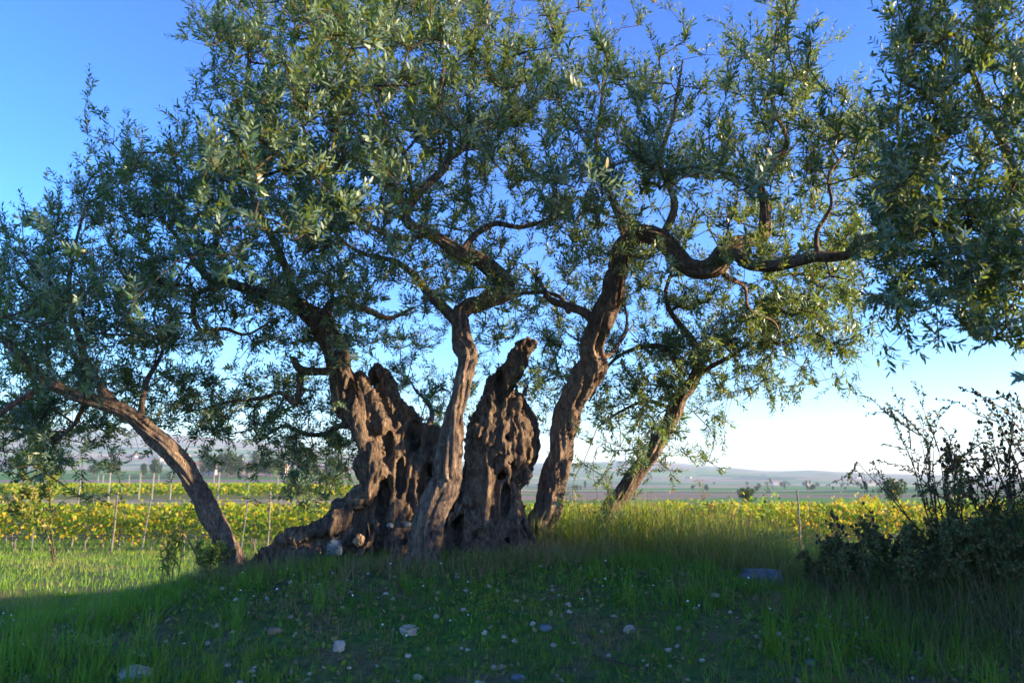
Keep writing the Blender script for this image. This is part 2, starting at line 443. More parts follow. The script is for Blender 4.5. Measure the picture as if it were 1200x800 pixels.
def px_path(pts):
    """(px,py,depth,radius) list -> world (x,y,z,r)"""
    return [tuple(P(a, b, d)) + (r,) for a, b, d, r in pts]

# ------------------------------------------------------------------ olive trees: skeletons
TREES = []   # dict: label, paths [(kind, pts, seed)]
def tree(label, paths, slim=1.0):
    TREES.append(dict(label=label, paths=[(k, [q[:3] + (q[3] * slim,) for q in px_path(p)]) for k, p in paths])); return len(TREES) - 1

T_A = tree('olive tree with one slender dark trunk bowed over to the left, beside the long root', [
  ('trunk', [(270, 690, 8.0, .21), (268, 664, 8.0, .195), (264, 632, 8.0, .16), (246, 592, 7.95, .145), (217, 552, 7.9, .14), (182, 512, 7.85, .125), (152, 484, 7.8, .11), (122, 473, 7.75, .095), (85, 462, 7.7, .08), (48, 440, 7.65, .07), (15, 408, 7.6, .055), (-30, 375, 7.6, .04)]),
  ('branch', [(135, 476, 7.78, .07), (110, 440, 7.9, .06), (92, 395, 8.1, .05), (80, 345, 8.2, .04), (88, 290, 8.3, .025), (100, 240, 8.3, .015)]),
  ('branch', [(60, 448, 7.68, .05), (20, 470, 7.5, .04), (-20, 500, 7.4, .03), (-60, 515, 7.3, .02)]),
  ('branch', [(165, 495, 7.8, .05), (170, 450, 8.3, .04), (190, 410, 8.8, .03), (180, 370, 9.2, .02)]),
  ('branch', [(100, 467, 7.7, .045), (85, 500, 8.3, .03), (60, 520, 8.9, .02)]),
], slim=0.82)
T_C = tree('olive stem directly in front of the hollow old trunk, elbow bent to the right', [
  ('trunk', [(494, 672, 7.5, .22), (498, 645, 7.5, .20), (508, 600, 7.5, .195), (523, 555, 7.5, .19), (528, 520, 7.5, .15), (534, 485, 7.5, .125), (546, 450, 7.5, .115), (546, 420, 7.6, .12), (539, 395, 7.75, .135), (536, 370, 7.85, .13), (552, 357, 7.85, .12), (575, 350, 7.8, .115), (594, 342, 7.75, .115), (588, 328, 7.7, .11), (565, 310, 7.6, .10), (538, 295, 7.5, .09), (505, 276, 7.4, .075), (480, 264, 7.3, .065), (479, 245, 7.25, .06), (500, 217, 7.2, .055), (522, 195, 7.2, .045), (528, 165, 7.2, .035), (515, 120, 7.2, .028), (520, 70, 7.1, .02), (505, 10, 7.1, .012)]),
  ('branch', [(536, 380, 7.85, .09), (520, 362, 7.9, .08), (500, 343, 7.95, .065), (486, 322, 8.0, .055), (462, 306, 8.1, .045), (435, 300, 8.2, .035), (400, 280, 8.3, .025), (370, 240, 8.3, .015)]),
  ('branch', [(540, 297, 7.5, .055), (556, 275, 7.6, .05), (580, 262, 7.7, .042), (610, 265, 7.8, .035), (640, 258, 7.9, .025), (665, 235, 8.0, .018)]),
  ('branch', [(500, 275, 7.4, .045), (470, 280, 7.2, .04), (430, 262, 7.0, .03), (390, 220, 6.7, .025), (360, 160, 6.4, .018), (340, 100, 6.2, .012)]),
  ('branch', [(488, 232, 7.2, .035), (478, 205, 7.0, .03), (470, 170, 6.7, .025), (440, 120, 6.4, .018), (430, 50, 6.1, .012)]),
  ('branch', [(524, 190, 7.2, .03), (560, 160, 7.4, .025), (600, 110, 7.6, .018), (620, 60, 7.7, .012)]),
], slim=0.88)
T_B = tree('massive ancient olive, furrowed trunk, two broken stumps and a long root', [
  ('branch', [(378, 382, 8.3, .135), (360, 362, 8.3, .11), (335, 350, 8.25, .085), (300, 343, 8.2, .07), (268, 332, 8.1, .055), (240, 322, 8.0, .045), (215, 290, 7.9, .03), (180, 240, 7.8, .02)]),
  ('branch', [(398, 434, 8.3, .06), (375, 436, 8.3, .055), (352, 434, 8.3, .06), (344, 420, 8.3, .05)]),
  ('branch', [(350, 436, 8.3, .05), (350, 458, 8.35, .042), (345, 472, 8.4, .045), (328, 460, 8.5, .03), (305, 466, 8.7, .026), (270, 470, 8.9, .02), (235, 480, 9.2, .013)]),
  ('branch', [(376, 380, 8.3, .08), (395, 352, 8.5, .05), (425, 362, 8.7, .045), (455, 373, 8.8, .035), (485, 360, 9.0, .02)]),
  ('branch', [(262, 333, 8.1, .035), (232, 345, 8.0, .035), (226, 368, 8.0, .035), (236, 388, 8.0, .032), (262, 385, 8.0, .025), (290, 392, 8.1, .018), (320, 375, 8.2, .012)]),
  ('branch', [(345, 352, 8.25, .06), (330, 300, 8.0, .05), (300, 240, 7.6, .04), (280, 170, 7.2, .03), (290, 90, 6.9, .02)]),
  ('branch', [(430, 500, 8.6, .06), (400, 500, 9.2, .045), (370, 510, 9.6, .035), (330, 500, 9.9, .025), (300, 520, 10.0, .015)]),
  ('branch', [(500, 505, 8.9, .05), (505, 480, 9.6, .035), (490, 460, 10.2, .02), (480, 445, 10.4, .012)]),
])
T_D = tree('tall olive stem arching over to the right into a long level limb', [
  ('trunk', [(624, 668, 8.7, .27), (628, 640, 8.7, .22), (640, 600, 8.68, .195), (650, 550, 8.62, .185), (661, 505, 8.52, .175), (677, 462, 8.38, .19), (688, 436, 8.28, .20), (697, 405, 8.15, .16), (710, 365, 7.95, .145), (721, 325, 7.7, .127), (734, 290, 7.5, .12), (752, 274, 7.45, .11), (774, 279, 7.4, .11), (794, 300, 7.35, .115), (816, 316, 7.3, .115), (836, 312, 7.25, .13), (850, 292, 7.2, .095), (872, 283, 7.2, .085), (894, 273, 7.2, .08), (898, 245, 7.2, .06), (892, 215, 7.15, .05), (905, 190, 7.1, .04), (922, 165, 7.1, .03), (905, 120, 7.1, .024), (908, 60, 7.1, .014), (912, 12, 7.1, .006)]),
  ('branch', [(838, 308, 7.2, .08), (862, 298, 7.1, .07), (882, 311, 7.0, .07), (918, 311, 6.9, .07), (956, 303, 6.8, .068), (990, 300, 6.7, .06), (1005, 285, 6.6, .05), (1035, 274, 6.5, .045), (1075, 272, 6.4, .035), (1110, 262, 6.4, .025)]),
  ('branch', [(702, 385, 8.05, .09), (688, 366, 8.05, .075), (664, 358, 8.05, .06), (645, 352, 8.0, .045), (636, 335, 8.1, .03), (615, 310, 8.3, .02)]),
  ('branch', [(668, 366, 7.9, .04), (650, 345, 8.2, .03), (600, 345, 8.6, .02), (570, 360, 9.0, .012)]),
  ('branch', [(735, 290, 7.5, .06), (720, 240, 7.7, .05), (700, 190, 7.8, .04), (705, 120, 7.8, .025), (712, 50, 7.8, .012)]),
  ('branch', [(776, 280, 7.4, .06), (790, 240, 7.3, .045), (775, 190, 7.2, .035), (790, 130, 7.2, .022), (800, 70, 7.2, .012)]),
  ('branch', [(845, 300, 7.2, .045), (849, 322, 7.3, .032), (872, 336, 7.5, .026), (878, 362, 7.8, .02), (908, 378, 8.1, .014), (915, 405, 8.3, .01)]),
  ('branch', [(960, 303, 6.8, .032), (958, 272, 6.8, .028), (975, 240, 6.7, .022), (972, 205, 6.7, .018), (996, 172, 6.7, .012), (1008, 140, 6.7, .008)]),
  ('branch', [(693, 425, 8.2, .05), (720, 410, 8.4, .035), (735, 380, 8.8, .025), (730, 350, 9.1, .015)]),
], slim=0.92)
T_E = tree('shorter olive leaning right at the back, leafy suckers round its top, in tall grass', [
  ('trunk', [(700, 645, 9.2, .17), (708, 615, 9.2, .145), (722, 588, 9.2, .14), (745, 555, 9.2, .145), (766, 528, 9.2, .14), (781, 500, 9.2, .13), (795, 470, 9.2, .125), (812, 448, 9.2, .11), (818, 415, 9.2, .08), (800, 385, 9.2, .06), (780, 350, 9.2, .04), (790, 310, 9.2, .02)]),
  ('branch', [(800, 440, 9.2, .07), (785, 412, 9.3, .065), (765, 405, 9.4, .055), (740, 410, 9.6, .04), (712, 430, 9.8, .03), (690, 470, 10.0, .018)]),
  ('branch', [(812, 440, 9.2, .06), (850, 420, 9.0, .045), (880, 400, 8.8, .03), (905, 380, 8.6, .02)]),
  ('branch', [(790, 480, 9.2, .05), (760, 470, 9.6, .04), (730, 480, 9.8, .03), (700, 500, 10.0, .02)]),
], slim=0.76)
T_F = tree('dark olive crown reaching in from beyond the right edge above the grassy bank', [
  ('trunk', [(1490, 760, 6.0, .24), (1470, 660, 6.0, .20), (1430, 560, 6.0, .17), (1390, 470, 6.0, .15), (1330, 400, 6.1, .13), (1260, 340, 6.2, .10), (1200, 305, 6.3, .08), (1150, 290, 6.3, .05), (1110, 300, 6.4, .03)]),
  ('branch', [(1260, 340, 6.2, .07), (1215, 260, 6.0, .06), (1180, 180, 5.9, .045), (1150, 110, 5.8, .03), (1120, 40, 5.8, .015)]),
  ('branch', [(1150, 290, 6.3, .04), (1095, 262, 6.3, .035), (1072, 235, 6.3, .03), (1062, 190, 6.3, .025), (1052, 145, 6.3, .02), (1056, 90, 6.3, .014), (1056, 40, 6.3, .008)]),
  ('branch', [(1390, 470, 6.0, .10), (1420, 350, 5.6, .08), (1400, 220, 5.2, .06), (1350, 100, 5.0, .04), (1300, 0, 5.0, .02)]),
  ('branch', [(1430, 560, 6.0, .09), (1480, 420, 5.6, .07), (1500, 280, 5.4, .05), (1480, 140, 5.4, .03)]),
  ('branch', [(1410, 500, 6.0, .08), (1500, 420, 5.2, .06), (1600, 350, 4.6, .04), (1700, 250, 4.3, .02)]),
])

# ---- crown density map: one character per 50 photo pixels, from x = -100; rows from y = -150
CORE = {
 -150: '000004677642000000000246', -100: '000016888875300000000368', -50: '000039999997532101200589',
 0: '000039999998423102510679', 50: '000018999999845415620699', 100: '001049999999977647764799',
 150: '003489999999877778899899', 200: '048999999987778888999999', 250: '489999999876788888889999',
 300: '899977997677776768996799', 350: '998765876644565989992247', 400: '998763346322356997551000',
 450: '998788875460448861100000', 500: '985134775000037420000000', 550: '231000142000012000000000'}
PRE = {250: '13', 300: '57', 350: '79', 400: '79', 450: '79', 500: '68', 550: '23'}
SUF = {350: '8777766665544', 400: '4444333322211', 450: '0' * 13, 500: '0' * 13, 550: '0' * 13}
GRID = [(y, PRE.get(y, '00') + c + SUF.get(y, '9888887777665')) for y, c in CORE.items()]
assert all(len(r) == 39 for _, r in GRID)
def pick_depth(x, y):
    r = random.random()
    if x >= 1030: return min(random.gauss(5.6, .45), 6.1)
    if y > 400 and x < 250: return random.gauss(7.3, .3) if (r < .35 and y < 460 and x < 135) else random.gauss(9.1, .6) if r < .75 else random.gauss(10.5, .8)
    if x < 230: return random.gauss(8.1, 1.0)
    if x < 450 and y >= 430: return random.gauss(9.7, .6)
    if x < 480 and y < 300: return random.gauss(7.5, .8) if r < .62 else random.gauss(5.6, .5)
    if x < 450: return random.gauss(8.4, .8)
    if x < 560 and y > 400: return random.gauss(10.5, .4)
    if 455 < x < 640 and 180 < y < 370: return random.gauss(8.7, .5) if r < .8 else random.gauss(7.2, .3)
    if 655 < x < 1000 and 235 < y < 335: return random.gauss(8.6, .6) if r < .82 else random.gauss(6.9, .3)
    if x < 640 and y < 300: return random.gauss(7.6, 1.0)
    if x < 710 and y >= 280: return random.gauss(9.6, .6)
    if x < 860 and y > 350: return random.gauss(9.4, .6)
    if y > 330: return random.gauss(8.8, .4)
    return random.gauss(7.3, .9)

skel_p, skel_t = [], []
for ti, t in enumerate(TREES):
    for kind, pts in t['paths']:
        s = catmull(pts, 0.08)
        keep = s[:, 3] < 0.10
        skel_p.append(s[keep][:, :3]); skel_t += [ti] * int(keep.sum())
skel_p = np.vstack(skel_p); skel_t = np.array(skel_t)

cand = []
for y0, row in GRID:
    for k, ch in enumerate(row):
        v = int(ch)
        if v == 0: continue
        x0 = -100 + 50 * k
        off = (x0 < 0 or x0 >= 1200 or y0 < 0)
        lam = (v / 9.0) ** 1.25 * ((33.0 if y0 < 300 else 47.0) if not off else 9.0) * (.6 if k > 25 else (.62 if k > 23 else 1))
        n_ = int(lam) + (random.random() < lam % 1)
        for _ in range(n_):
            x = x0 + random.uniform(-4, 54); y = y0 + random.uniform(-4, 54)
            d = pick_depth(x, y)
            if x > 1200: d = random.uniform(3.8, 5.9)
            d = min(max(d, 4.6), 12)
            cand.append((P(x, y, d), x, y, off))
# break the crown into clumps: thin the candidates by a 3-D noise
cp = np.array([c[0] for c in cand]); cxy = np.array([[c[1], c[2]] for c in cand])
nz = fbm(cp * 1.9, 2, 77)
keep = nz > -0.08 - 0.35 * rng.random(len(cp))
cp, cxy = cp[keep], cxy[keep]

dist0 = np.array([np.min(np.sum((skel_p - p) ** 2, 1)) for p in cp])
order = np.argsort(dist0)
N_MAX = len(skel_p) + len(cp) * 14
node = np.zeros((N_MAX, 3)); tr = np.zeros(N_MAX, int); par = np.full(N_MAX, -1); n = len(skel_p)
node[:n] = skel_p; tr[:n] = skel_t
n_skel = n
tips = []
for i in order:
    p = cp[i]
    d2 = np.sum((node[:n] - p) ** 2, 1)
    # mild preference for strong wood: skip attaching backwards
    j = int(np.argmin(d2)); L = math.sqrt(d2[j])
    if L > 2.6: continue
    k = max(1, int(L / 0.16)); a = node[j].copy(); prev = j
    sag = rng.normal(0, 0.10, 3) * L; sag[2] += 0.10 * L
    for m_ in range(1, k + 1):
        t = m_ / k
        q = a + (p - a) * t + sag * math.sin(math.pi * t) + rng.normal(0, 0.012, 3) * (m_ < k)
        node[n] = q; par[n] = prev; tr[n] = tr[j]; prev = n; n += 1
    tips.append((prev, i))
node = node[:n]; par = par[:n]; tr = tr[:n]
cnt = np.zeros(n)
for i in range(n - 1, n_skel - 1, -1):
    cnt[i] += 1
    if par[i] >= 0: cnt[par[i]] += cnt[i]
rad = np.minimum(0.0022 * np.maximum(cnt, 1) ** 0.42, 0.030)

def prisms(A, B, ra, rb, seg=4):
    """tapered open prisms from A to B"""
    T = norm(B - A); ref = np.where(np.abs(T[:, 2:3]) > .9, np.array([[1., 0, 0]]), np.array([[0, 0, 1.]]))
    N = norm(np.cross(T, ref)); Bn = np.cross(T, N)
    th = np.linspace(0, 2 * np.pi, seg, endpoint=False)
    ring = np.cos(th)[None, :, None] * N[:, None] + np.sin(th)[None, :, None] * Bn[:, None]
    V = np.concatenate([A[:, None] + ring * ra[:, None, None], B[:, None] + ring * rb[:, None, None]], 1)
    n = len(A); base = (np.arange(n) * 2 * seg)[:, None, None]
    q = np.array([[k, (k + 1) % seg, (k + 1) % seg + seg, k + seg] for k in range(seg)])[None]
    return V.reshape(-1, 3), (base + q).reshape(-1, 4)

def leaf_geo(base, d, nrm, ln, wd, hexa=True, cup=0.12):
    s = norm(np.cross(d, nrm)); nn = norm(np.cross(s, d))
    ln = ln[:, None]; wd = wd[:, None]
    if hexa:
        bend = nn * ln * -cup
        V = np.stack([base, base + d * ln * .30 + s * wd * .46, base + d * ln * .68 + s * wd * .42 + bend * .4,
                      base + d * ln + bend, base + d * ln * .68 - s * wd * .42 + bend * .4, base + d * ln * .30 - s * wd * .46], 1)
        o = (np.arange(len(base)) * 6)[:, None]
        return V.reshape(-1, 3), o + np.array([[0, 5, 1, 0]])[:, :3], [o + np.array([[1, 5, 4, 2]])], o + np.array([[2, 4, 3]]), 6
    V = np.stack([base, base + d * ln * .5 + s * wd * .5, base + d * ln - nn * ln * cup, base + d * ln * .5 - s * wd * .5], 1)
    o = (np.arange(len(base)) * 4)[:, None]
    return V.reshape(-1, 3), None, [o + np.array([[0, 3, 2, 1]])], None, 4

# ---- shoots with opposite leaf pairs
sh_b, sh_d, sh_l, sh_t, sh_dr, sh_x = [], [], [], [], [], []
for (ni, ci) in tips:
    x, y = cxy[ci]
    pd = node[ni] - node[par[ni]] if par[ni] >= 0 else np.array([0, 0, 1.])
    pd = pd / max(np.linalg.norm(pd), 1e-6)
    up = 0.9 if y < 200 else (0.7 if y < 330 else 0.35)
    if 860 < x < 1050 and y > 330: up = -0.3
    ns = random.choice([3, 4, 5, 5])
    chain = [ni]
    for _ in range(3):
        if par[chain[-1]] >= n_skel: chain.append(par[chain[-1]])
    for k in range(ns):
        b = node[random.choice(chain)] if k else node[ni]
        d = pd * .7 + rng.normal(0, .55, 3) + np.array([0, 0, up])
        sh_b.append(b); sh_d.append(d); sh_l.append(random.uniform(.10, .26)); sh_t.append(tr[ni]); sh_dr.append(-.15 if up > 0 else .2); sh_x.append(x)
# upright leader shoots on the outline of the crown
for (x, y, x1, y1, d, ti) in [(135, 205, 122, 145, 7.6, T_A), (150, 200, 150, 165, 7.7, T_A), (210, 175, 215, 140, 7.4, T_A), (275, 60, 228, 18, 6.3, T_C), (265, 40, 240, 5, 6.3, T_C),
      (908, 70, 912, -5, 7.1, T_D), (880, 95, 868, 35, 7.1, T_D), (930, 110, 945, 60, 7.1, T_D), (750, 100, 748, 45, 7.2, T_D), (712, 80, 715, 30, 7.8, T_D), (795, 130, 800, 80, 7.2, T_D), (1010, 160, 1035, 112, 6.7, T_D),
      (1060, 70, 1045, 25, 6.3, T_F), (1075, 50, 1068, 12, 6.3, T_F), (60, 270, 62, 215, 8.2, T_A), (90, 235, 95, 200, 8.2, T_A), (940, 440, 938, 472, 7.0, T_D), (985, 430, 998, 462, 7.0, T_D),
      (845, 480, 852, 528, 9.2, T_E), (830, 490, 826, 530, 9.2, T_E), (1010, 385, 1018, 412, 7.0, T_D), (1170, 380, 1180, 405, 6.2, T_F), (640, 60, 650, 10, 7.4, T_C), (690, 90, 690, 60, 7.8, T_D)]:
    a, b = P(x, y, d), P(x1, y1, d)
    for k in range(3):
        j = rng.normal(0, .05, 3)
        sh_b.append(a + j); sh_d.append((b - a) / np.linalg.norm(b - a) + rng.normal(0, .12, 3)); sh_l.append(np.linalg.norm(b - a) * random.uniform(.7, 1.1)); sh_t.append(ti); sh_dr.append(0.0); sh_x.append(x)
sh_b = np.array(sh_b); sh_d = norm(np.array(sh_d)); sh_l = np.array(sh_l); sh_t = np.array(sh_t); sh_dr = np.array(sh_dr)
NS = len(sh_b)
def shoot_pt(i, t):   # position and direction on shoots i at fraction t
    L = sh_l[i][:, None]; t = t[:, None]
    bend = np.array([[0, 0, -1.]]) * sh_dr[i][:, None]
    return sh_b[i] + sh_d[i] * L * t + bend * L * t ** 2, norm(sh_d[i] + 2 * bend * t)
pairs = np.maximum(4, (sh_l / 0.021).astype(int))
si = np.repeat(np.arange(NS), pairs)
pk = np.concatenate([np.arange(p) for p in pairs])
tt = (pk + 0.7) / pairs[si]
pos, pdir = shoot_pt(si, np.minimum(tt, 1.0))
ref = norm(np.cross(pdir, np.array([[0.3, 0.2, 1.0]]))); ref2 = np.cross(pdir, ref)
ang = (pk % 2) * (np.pi / 2) + (si * 1.7) % 6.28 + rng.normal(0, .35, len(si))
LB, LD, LN, LL, LT = [], [], [], [], []
for sgn in (1, -1):
    radial = (np.cos(ang)[:, None] * ref + np.sin(ang)[:, None] * ref2) * sgn
    open_ = rng.uniform(.6, 1.5, len(si))[:, None]
    d = norm(pdir + radial * open_ + rng.normal(0, .12, (len(si), 3)))
    keepm = rng.random(len(si)) < 0.94
    LB.append(pos[keepm]); LD.append(d[keepm]); LN.append(norm(pdir - radial * .3 + rng.normal(0, .25, (len(si), 3)))[keepm])
    LL.append(((rng.uniform(.040, .080, len(si)) * (.8 + .4 * rng.random(NS))[si]) * (1 - 0.35 * np.clip(tt - .7, 0, 1)))[keepm]); LT.append(sh_t[si][keepm])
LB = np.vstack(LB); LD = np.vstack(LD); LN = np.vstack(LN); LL = np.concatenate(LL); LT = np.concatenate(LT)
print('leaves', len(LB), 'shoots', NS, 'twig nodes', n)

# ---- the ancient trunk: bundles of strands fused together
def bundle(path, nst, sr, seed, twist=1.2, core=0.60):
    """path [(x,y,z,R)] -> list of strand tubes"""
    r_ = random.Random(seed); out = []
    s = catmull(path, 0.05); c = s[:, :3]; R = s[:, 3]
    T, N, B = frames(c)
    L = np.arange(len(c)) * 0.05
    out.append([tuple(c[i]) + (R[i] * core,) for i in range(0, len(c))])
    for k in range(nst):
        th0 = 2 * math.pi * k / nst + r_.uniform(-.3, .3)
        ph = r_.uniform(0, 50)
        nzv = np.stack([L / .42 + ph, np.full(len(L), seed * 1.3), np.full(len(L), k * 2.1)], -1)
        th = th0 + twist * L * (0.6 + .5 * math.sin(k)) + 0.75 * vnoise(nzv, seed)
        rr = R * (0.80 + 0.26 * vnoise(nzv * 1.3 + 7, seed + 3))
        p = c + rr[:, None] * (np.cos(th)[:, None] * N + np.sin(th)[:, None] * B)
        rs = np.maximum(R * sr * (0.85 + .45 * vnoise(nzv * 2.1 + 3, seed + 9)) * r_.uniform(.7, 1.25), 0.014)
        a = r_.choice([0, 0, 0, int(len(c) * .2)]); b = len(c) - r_.choice([0, 0, 0, int(len(c) * .15)])
        out.append([tuple(p[i]) + (rs[i],) for i in range(a, b)])
    return out
strands = []
M1 = px_path([(372, 374, 8.3, .125), (392, 402, 8.3, .15), (404, 440, 8.3, .16), (420, 478, 8.3, .19), (440, 520, 8.32, .21), (450, 560, 8.35, .24), (438, 600, 8.35, .27), (402, 628, 8.3, .26), (358, 645, 8.25, .21), (320, 660, 8.2, .15), (288, 674, 8.15, .10)])
M2 = px_path([(437, 432, 8.55, .085), (448, 443, 8.55, .12), (460, 474, 8.55, .15), (474, 512, 8.55, .21), (478, 560, 8.5, .25), (468, 610, 8.45, .30), (452, 665, 8.4, .36)])
M3 = px_path([(508, 500, 8.8, .17), (506, 540, 8.75, .24), (506, 590, 8.7, .30), (508, 665, 8.6, .42)])
M4 = px_path([(624, 398, 8.4, .065), (611, 414, 8.4, .10), (593, 442, 8.4, .125), (579, 480, 8.4, .17), (568, 530, 8.4, .20), (564, 580, 8.4, .24), (566, 620, 8.4, .28), (572, 668, 8.35, .36)])
M5 = px_path([(604, 462, 8.65, .06), (612, 492, 8.7, .15), (615, 525, 8.7, .17), (600, 556, 8.6, .12), (594, 590, 8.5, .07), (606, 625, 8.35, .06), (618, 662, 8.2, .07)])
for b in (bundle(M1, 9, .36, 1, .9), bundle(M2, 9, .34, 2, -.8), bundle(M3, 8, .32, 3, .5), bundle(M4, 11, .30, 4, 1.1), bundle(M5, 7, .40, 5, 1.4)):
    strands += b
rr_ = random.Random(5)
# roots fanning out over the ground
for k in range(34):
    a0 = rr_.uniform(-2.9, 0.3) ; x0 = rr_.choice([440, 470, 500, 545, 570, 590]); 
    p0 = P(x0 + rr_.uniform(-12, 12), rr_.uniform(560, 610), 8.3)
    dx, dy = math.cos(a0), math.sin(a0) * .8
    L = rr_.uniform(.35, .75); pts = []
    for i in range(9):
        t = i / 8
        wx = .06 * math.sin(5 * t + k) 
        x = p0[0] + dx * L * t ** 1.3 + wx; y = p0[1] + dy * L * t ** 1.1 + .05 * math.cos(6 * t + k)
        g = float(H(x, y)); z = p0[2] * (1 - t) ** 1.5 + (g + 0.02) * (1 - (1 - t) ** 1.5) - .06 * (t > .9)
        pts.append((x, y, z, .055 * (1 - .55 * t) + .012 * math.sin(9 * t + k)))
    strands.append(pts)
# burls
def icos(c, r, sc=(1, 1, 1)):
    th = np.linspace(0, np.pi, 9); 
    return [tuple(np.array(c) + np.array([0, 0, -r * sc[2] * math.cos(t)])) + (max(r * math.sin(t), .008),) for t in th]
for (x, y, d, r) in [(618, 505, 8.55, .13), (612, 532, 8.5, .14), (624, 520, 8.6, .10), (600, 522, 8.38, .12), (590, 545, 8.34, .09), (608, 478, 8.5, .10), (428, 545, 8.2, .12), (436, 528, 8.15, .10), (432, 556, 8.2, .09), (560, 505, 8.2, .08), (448, 500, 8.2, .08), (604, 550, 8.4, .12), (692, 436, 7.7, .0)]:
    if r: strands.append(icos(P(x, y, d), r))
# wavering ribs of wood that run down the face of the two halves like candle drips
for k in range(40):
    right = k < 26
    x = rr_.uniform(548, 622) if right else rr_.uniform(445, 500)
    y = rr_.uniform(425, 520) if right else rr_.uniform(505, 550); L = rr_.uniform(50, 120)
    if right: y = max(y, 425 + (612 - x) * 1.0)
    d0 = 8.22 + (abs(x - 585) / 40) ** 2 * .16 if right else 8.26 + (abs(x - 462) / 45) ** 2 * .12
    ph = rr_.uniform(0, 6); am = rr_.uniform(3, 7); fr = rr_.uniform(.05, .10); pts = []
    for i in range(11):
        yy = y + L * i / 10
        bulge = (0.09 * math.exp(-((yy - 522) / 26) ** 2) if right else 0.05 * math.sin(yy * .06 + k))
        e_ = min(i, 10 - i) / 3
        pts.append(tuple(P(x + am * math.sin(fr * (yy - y) * 1.6 + ph) + .06 * (yy - y) * (1 if x < 580 else -1), yy, d0 - bulge + .10 * max(0, 1 - e_))) + (rr_.uniform(.020, .040) * min(1, .5 + e_),))
    strands.append(pts)

allV, allQ, allT, off = [], [], [], 0
for k, s in enumerate(strands):
    if len(s) < 3: continue
    a = np.array(s)
    c = a[:, :3]; r = a[:, 3]; T, N, B = frames(c); seg = 10
    th = np.linspace(0, 2 * np.pi, seg, endpoint=False)
    V = (c[:, None] + r[:, None, None] * (np.cos(th)[None, :, None] * N[:, None] + np.sin(th)[None, :, None] * B[:, None])).reshape(-1, 3)
    m_ = len(c); I = np.arange(m_ * seg).reshape(m_, seg) + off
    allQ.append(np.stack([I[:-1], np.roll(I[:-1], -1, 1), np.roll(I[1:], -1, 1), I[1:]], -1).reshape(-1, 4))
    V = np.vstack([V, c[-1], c[0]]); tip = off + m_ * seg
    allT.append(np.stack([I[-1], np.roll(I[-1], -1), np.full(seg, tip)], -1)); allT.append(np.stack([np.roll(I[0], -1), I[0], np.full(seg, tip + 1)], -1))
    allV.append(V); off += len(V)
tmp_me = mk_mesh('strands', np.vstack(allV), [np.vstack(allQ), np.vstack(allT)])
tmp = bpy.data.objects.new('strands', tmp_me); COL.objects.link(tmp)
rm = tmp.modifiers.new('r', 'REMESH'); rm.mode = 'VOXEL'; rm.voxel_size = 0.016; rm.adaptivity = 0
sm = tmp.modifiers.new('s', 'SMOOTH'); sm.factor = 0.5; sm.iterations = 2
dg = bpy.context.evaluated_depsgraph_get()
ev = tmp.evaluated_get(dg)
body = bpy.data.meshes.new_from_object(ev)
bpy.data.objects.remove(tmp)
nv = len(body.vertices)
co = np.zeros(nv * 3, np.float32); body.vertices.foreach_get('co', co); co = co.reshape(-1, 3).astype(float)
no = np.zeros(nv * 3, np.float32); body.vertex_normals.foreach_get('vector', no); no = no.reshape(-1, 3)
wp = co + 0.06 * np.stack([vnoise(co * 3 + 5, 1), vnoise(co * 3 + 9, 2), vnoise(co * 3, 3)], -1)
q = wp * np.array([1, 1, .14])
ridge = 1 - np.abs(fbm(q * 7, 3, 31)) * 2.4
ridge2 = 1 - np.abs(fbm(wp * np.array([1, 1, .5]) * 17, 2, 37)) * 2.2
co = co + no * (0.030 * (ridge - .45) + 0.012 * (ridge2 - .4) + 0.016 * vnoise(co * 4.5, 8))[:, None]
for sc_, wd_, dp_, sd_ in ((5.0, .06, .028, 61), (10.0, .09, .022, 63), (22.0, .13, .010, 67)):
    g_ = fbm(q * sc_ / 1.0 + sd_, 2, sd_)
    co = co - no * (dp_ * np.exp(-(g_ / wd_) ** 2))[:, None]
g_ = fbm(wp * np.array([34, 34, 4.0]), 2, 71)
co = co + no * (0.013 * (1 - 2.2 * np.abs(g_)))[:, None]
# hollows eaten into the wood
for (x, y, d, rx, ry, dep) in [(483, 510, 8.3, 9, 20, .22), (410, 460, 8.15, 7, 20, .12), (448, 585, 8.15, 8, 26, .14), (500, 575, 8.35, 9, 32, .2), (470, 560, 8.3, 6, 24, .14), (586, 452, 8.2, 7, 22, .14), (540, 560, 8.2, 5, 30, .12), (553, 470, 8.3, 5, 15, .1), (436, 445, 8.4, 5, 8, .08), (592, 585, 8.25, 6, 20, .12), (520, 610, 8.3, 6, 14, .12), (455, 520, 8.2, 5, 16, .1)]:
    c0 = P(x, y, d); k = d / F_PX
    e = ((co[:, 0] - c0[0]) / (rx * k)) ** 2 + ((co[:, 2] - c0[2]) / (ry * k)) ** 2
    w = np.clip(1.25 * (1 - e), 0, 1) ** .5 * (co[:, 1] < d + .25)
    co[:, 1] += w * dep * 1.2
body.vertices.foreach_set('co', co.astype(np.float32).ravel())
body.polygons.foreach_set('use_smooth', np.ones(len(body.polygons), bool))
body.materials.clear(); body.materials.append(M_BARKB)
body.update()
print('ancient trunk verts', nv)

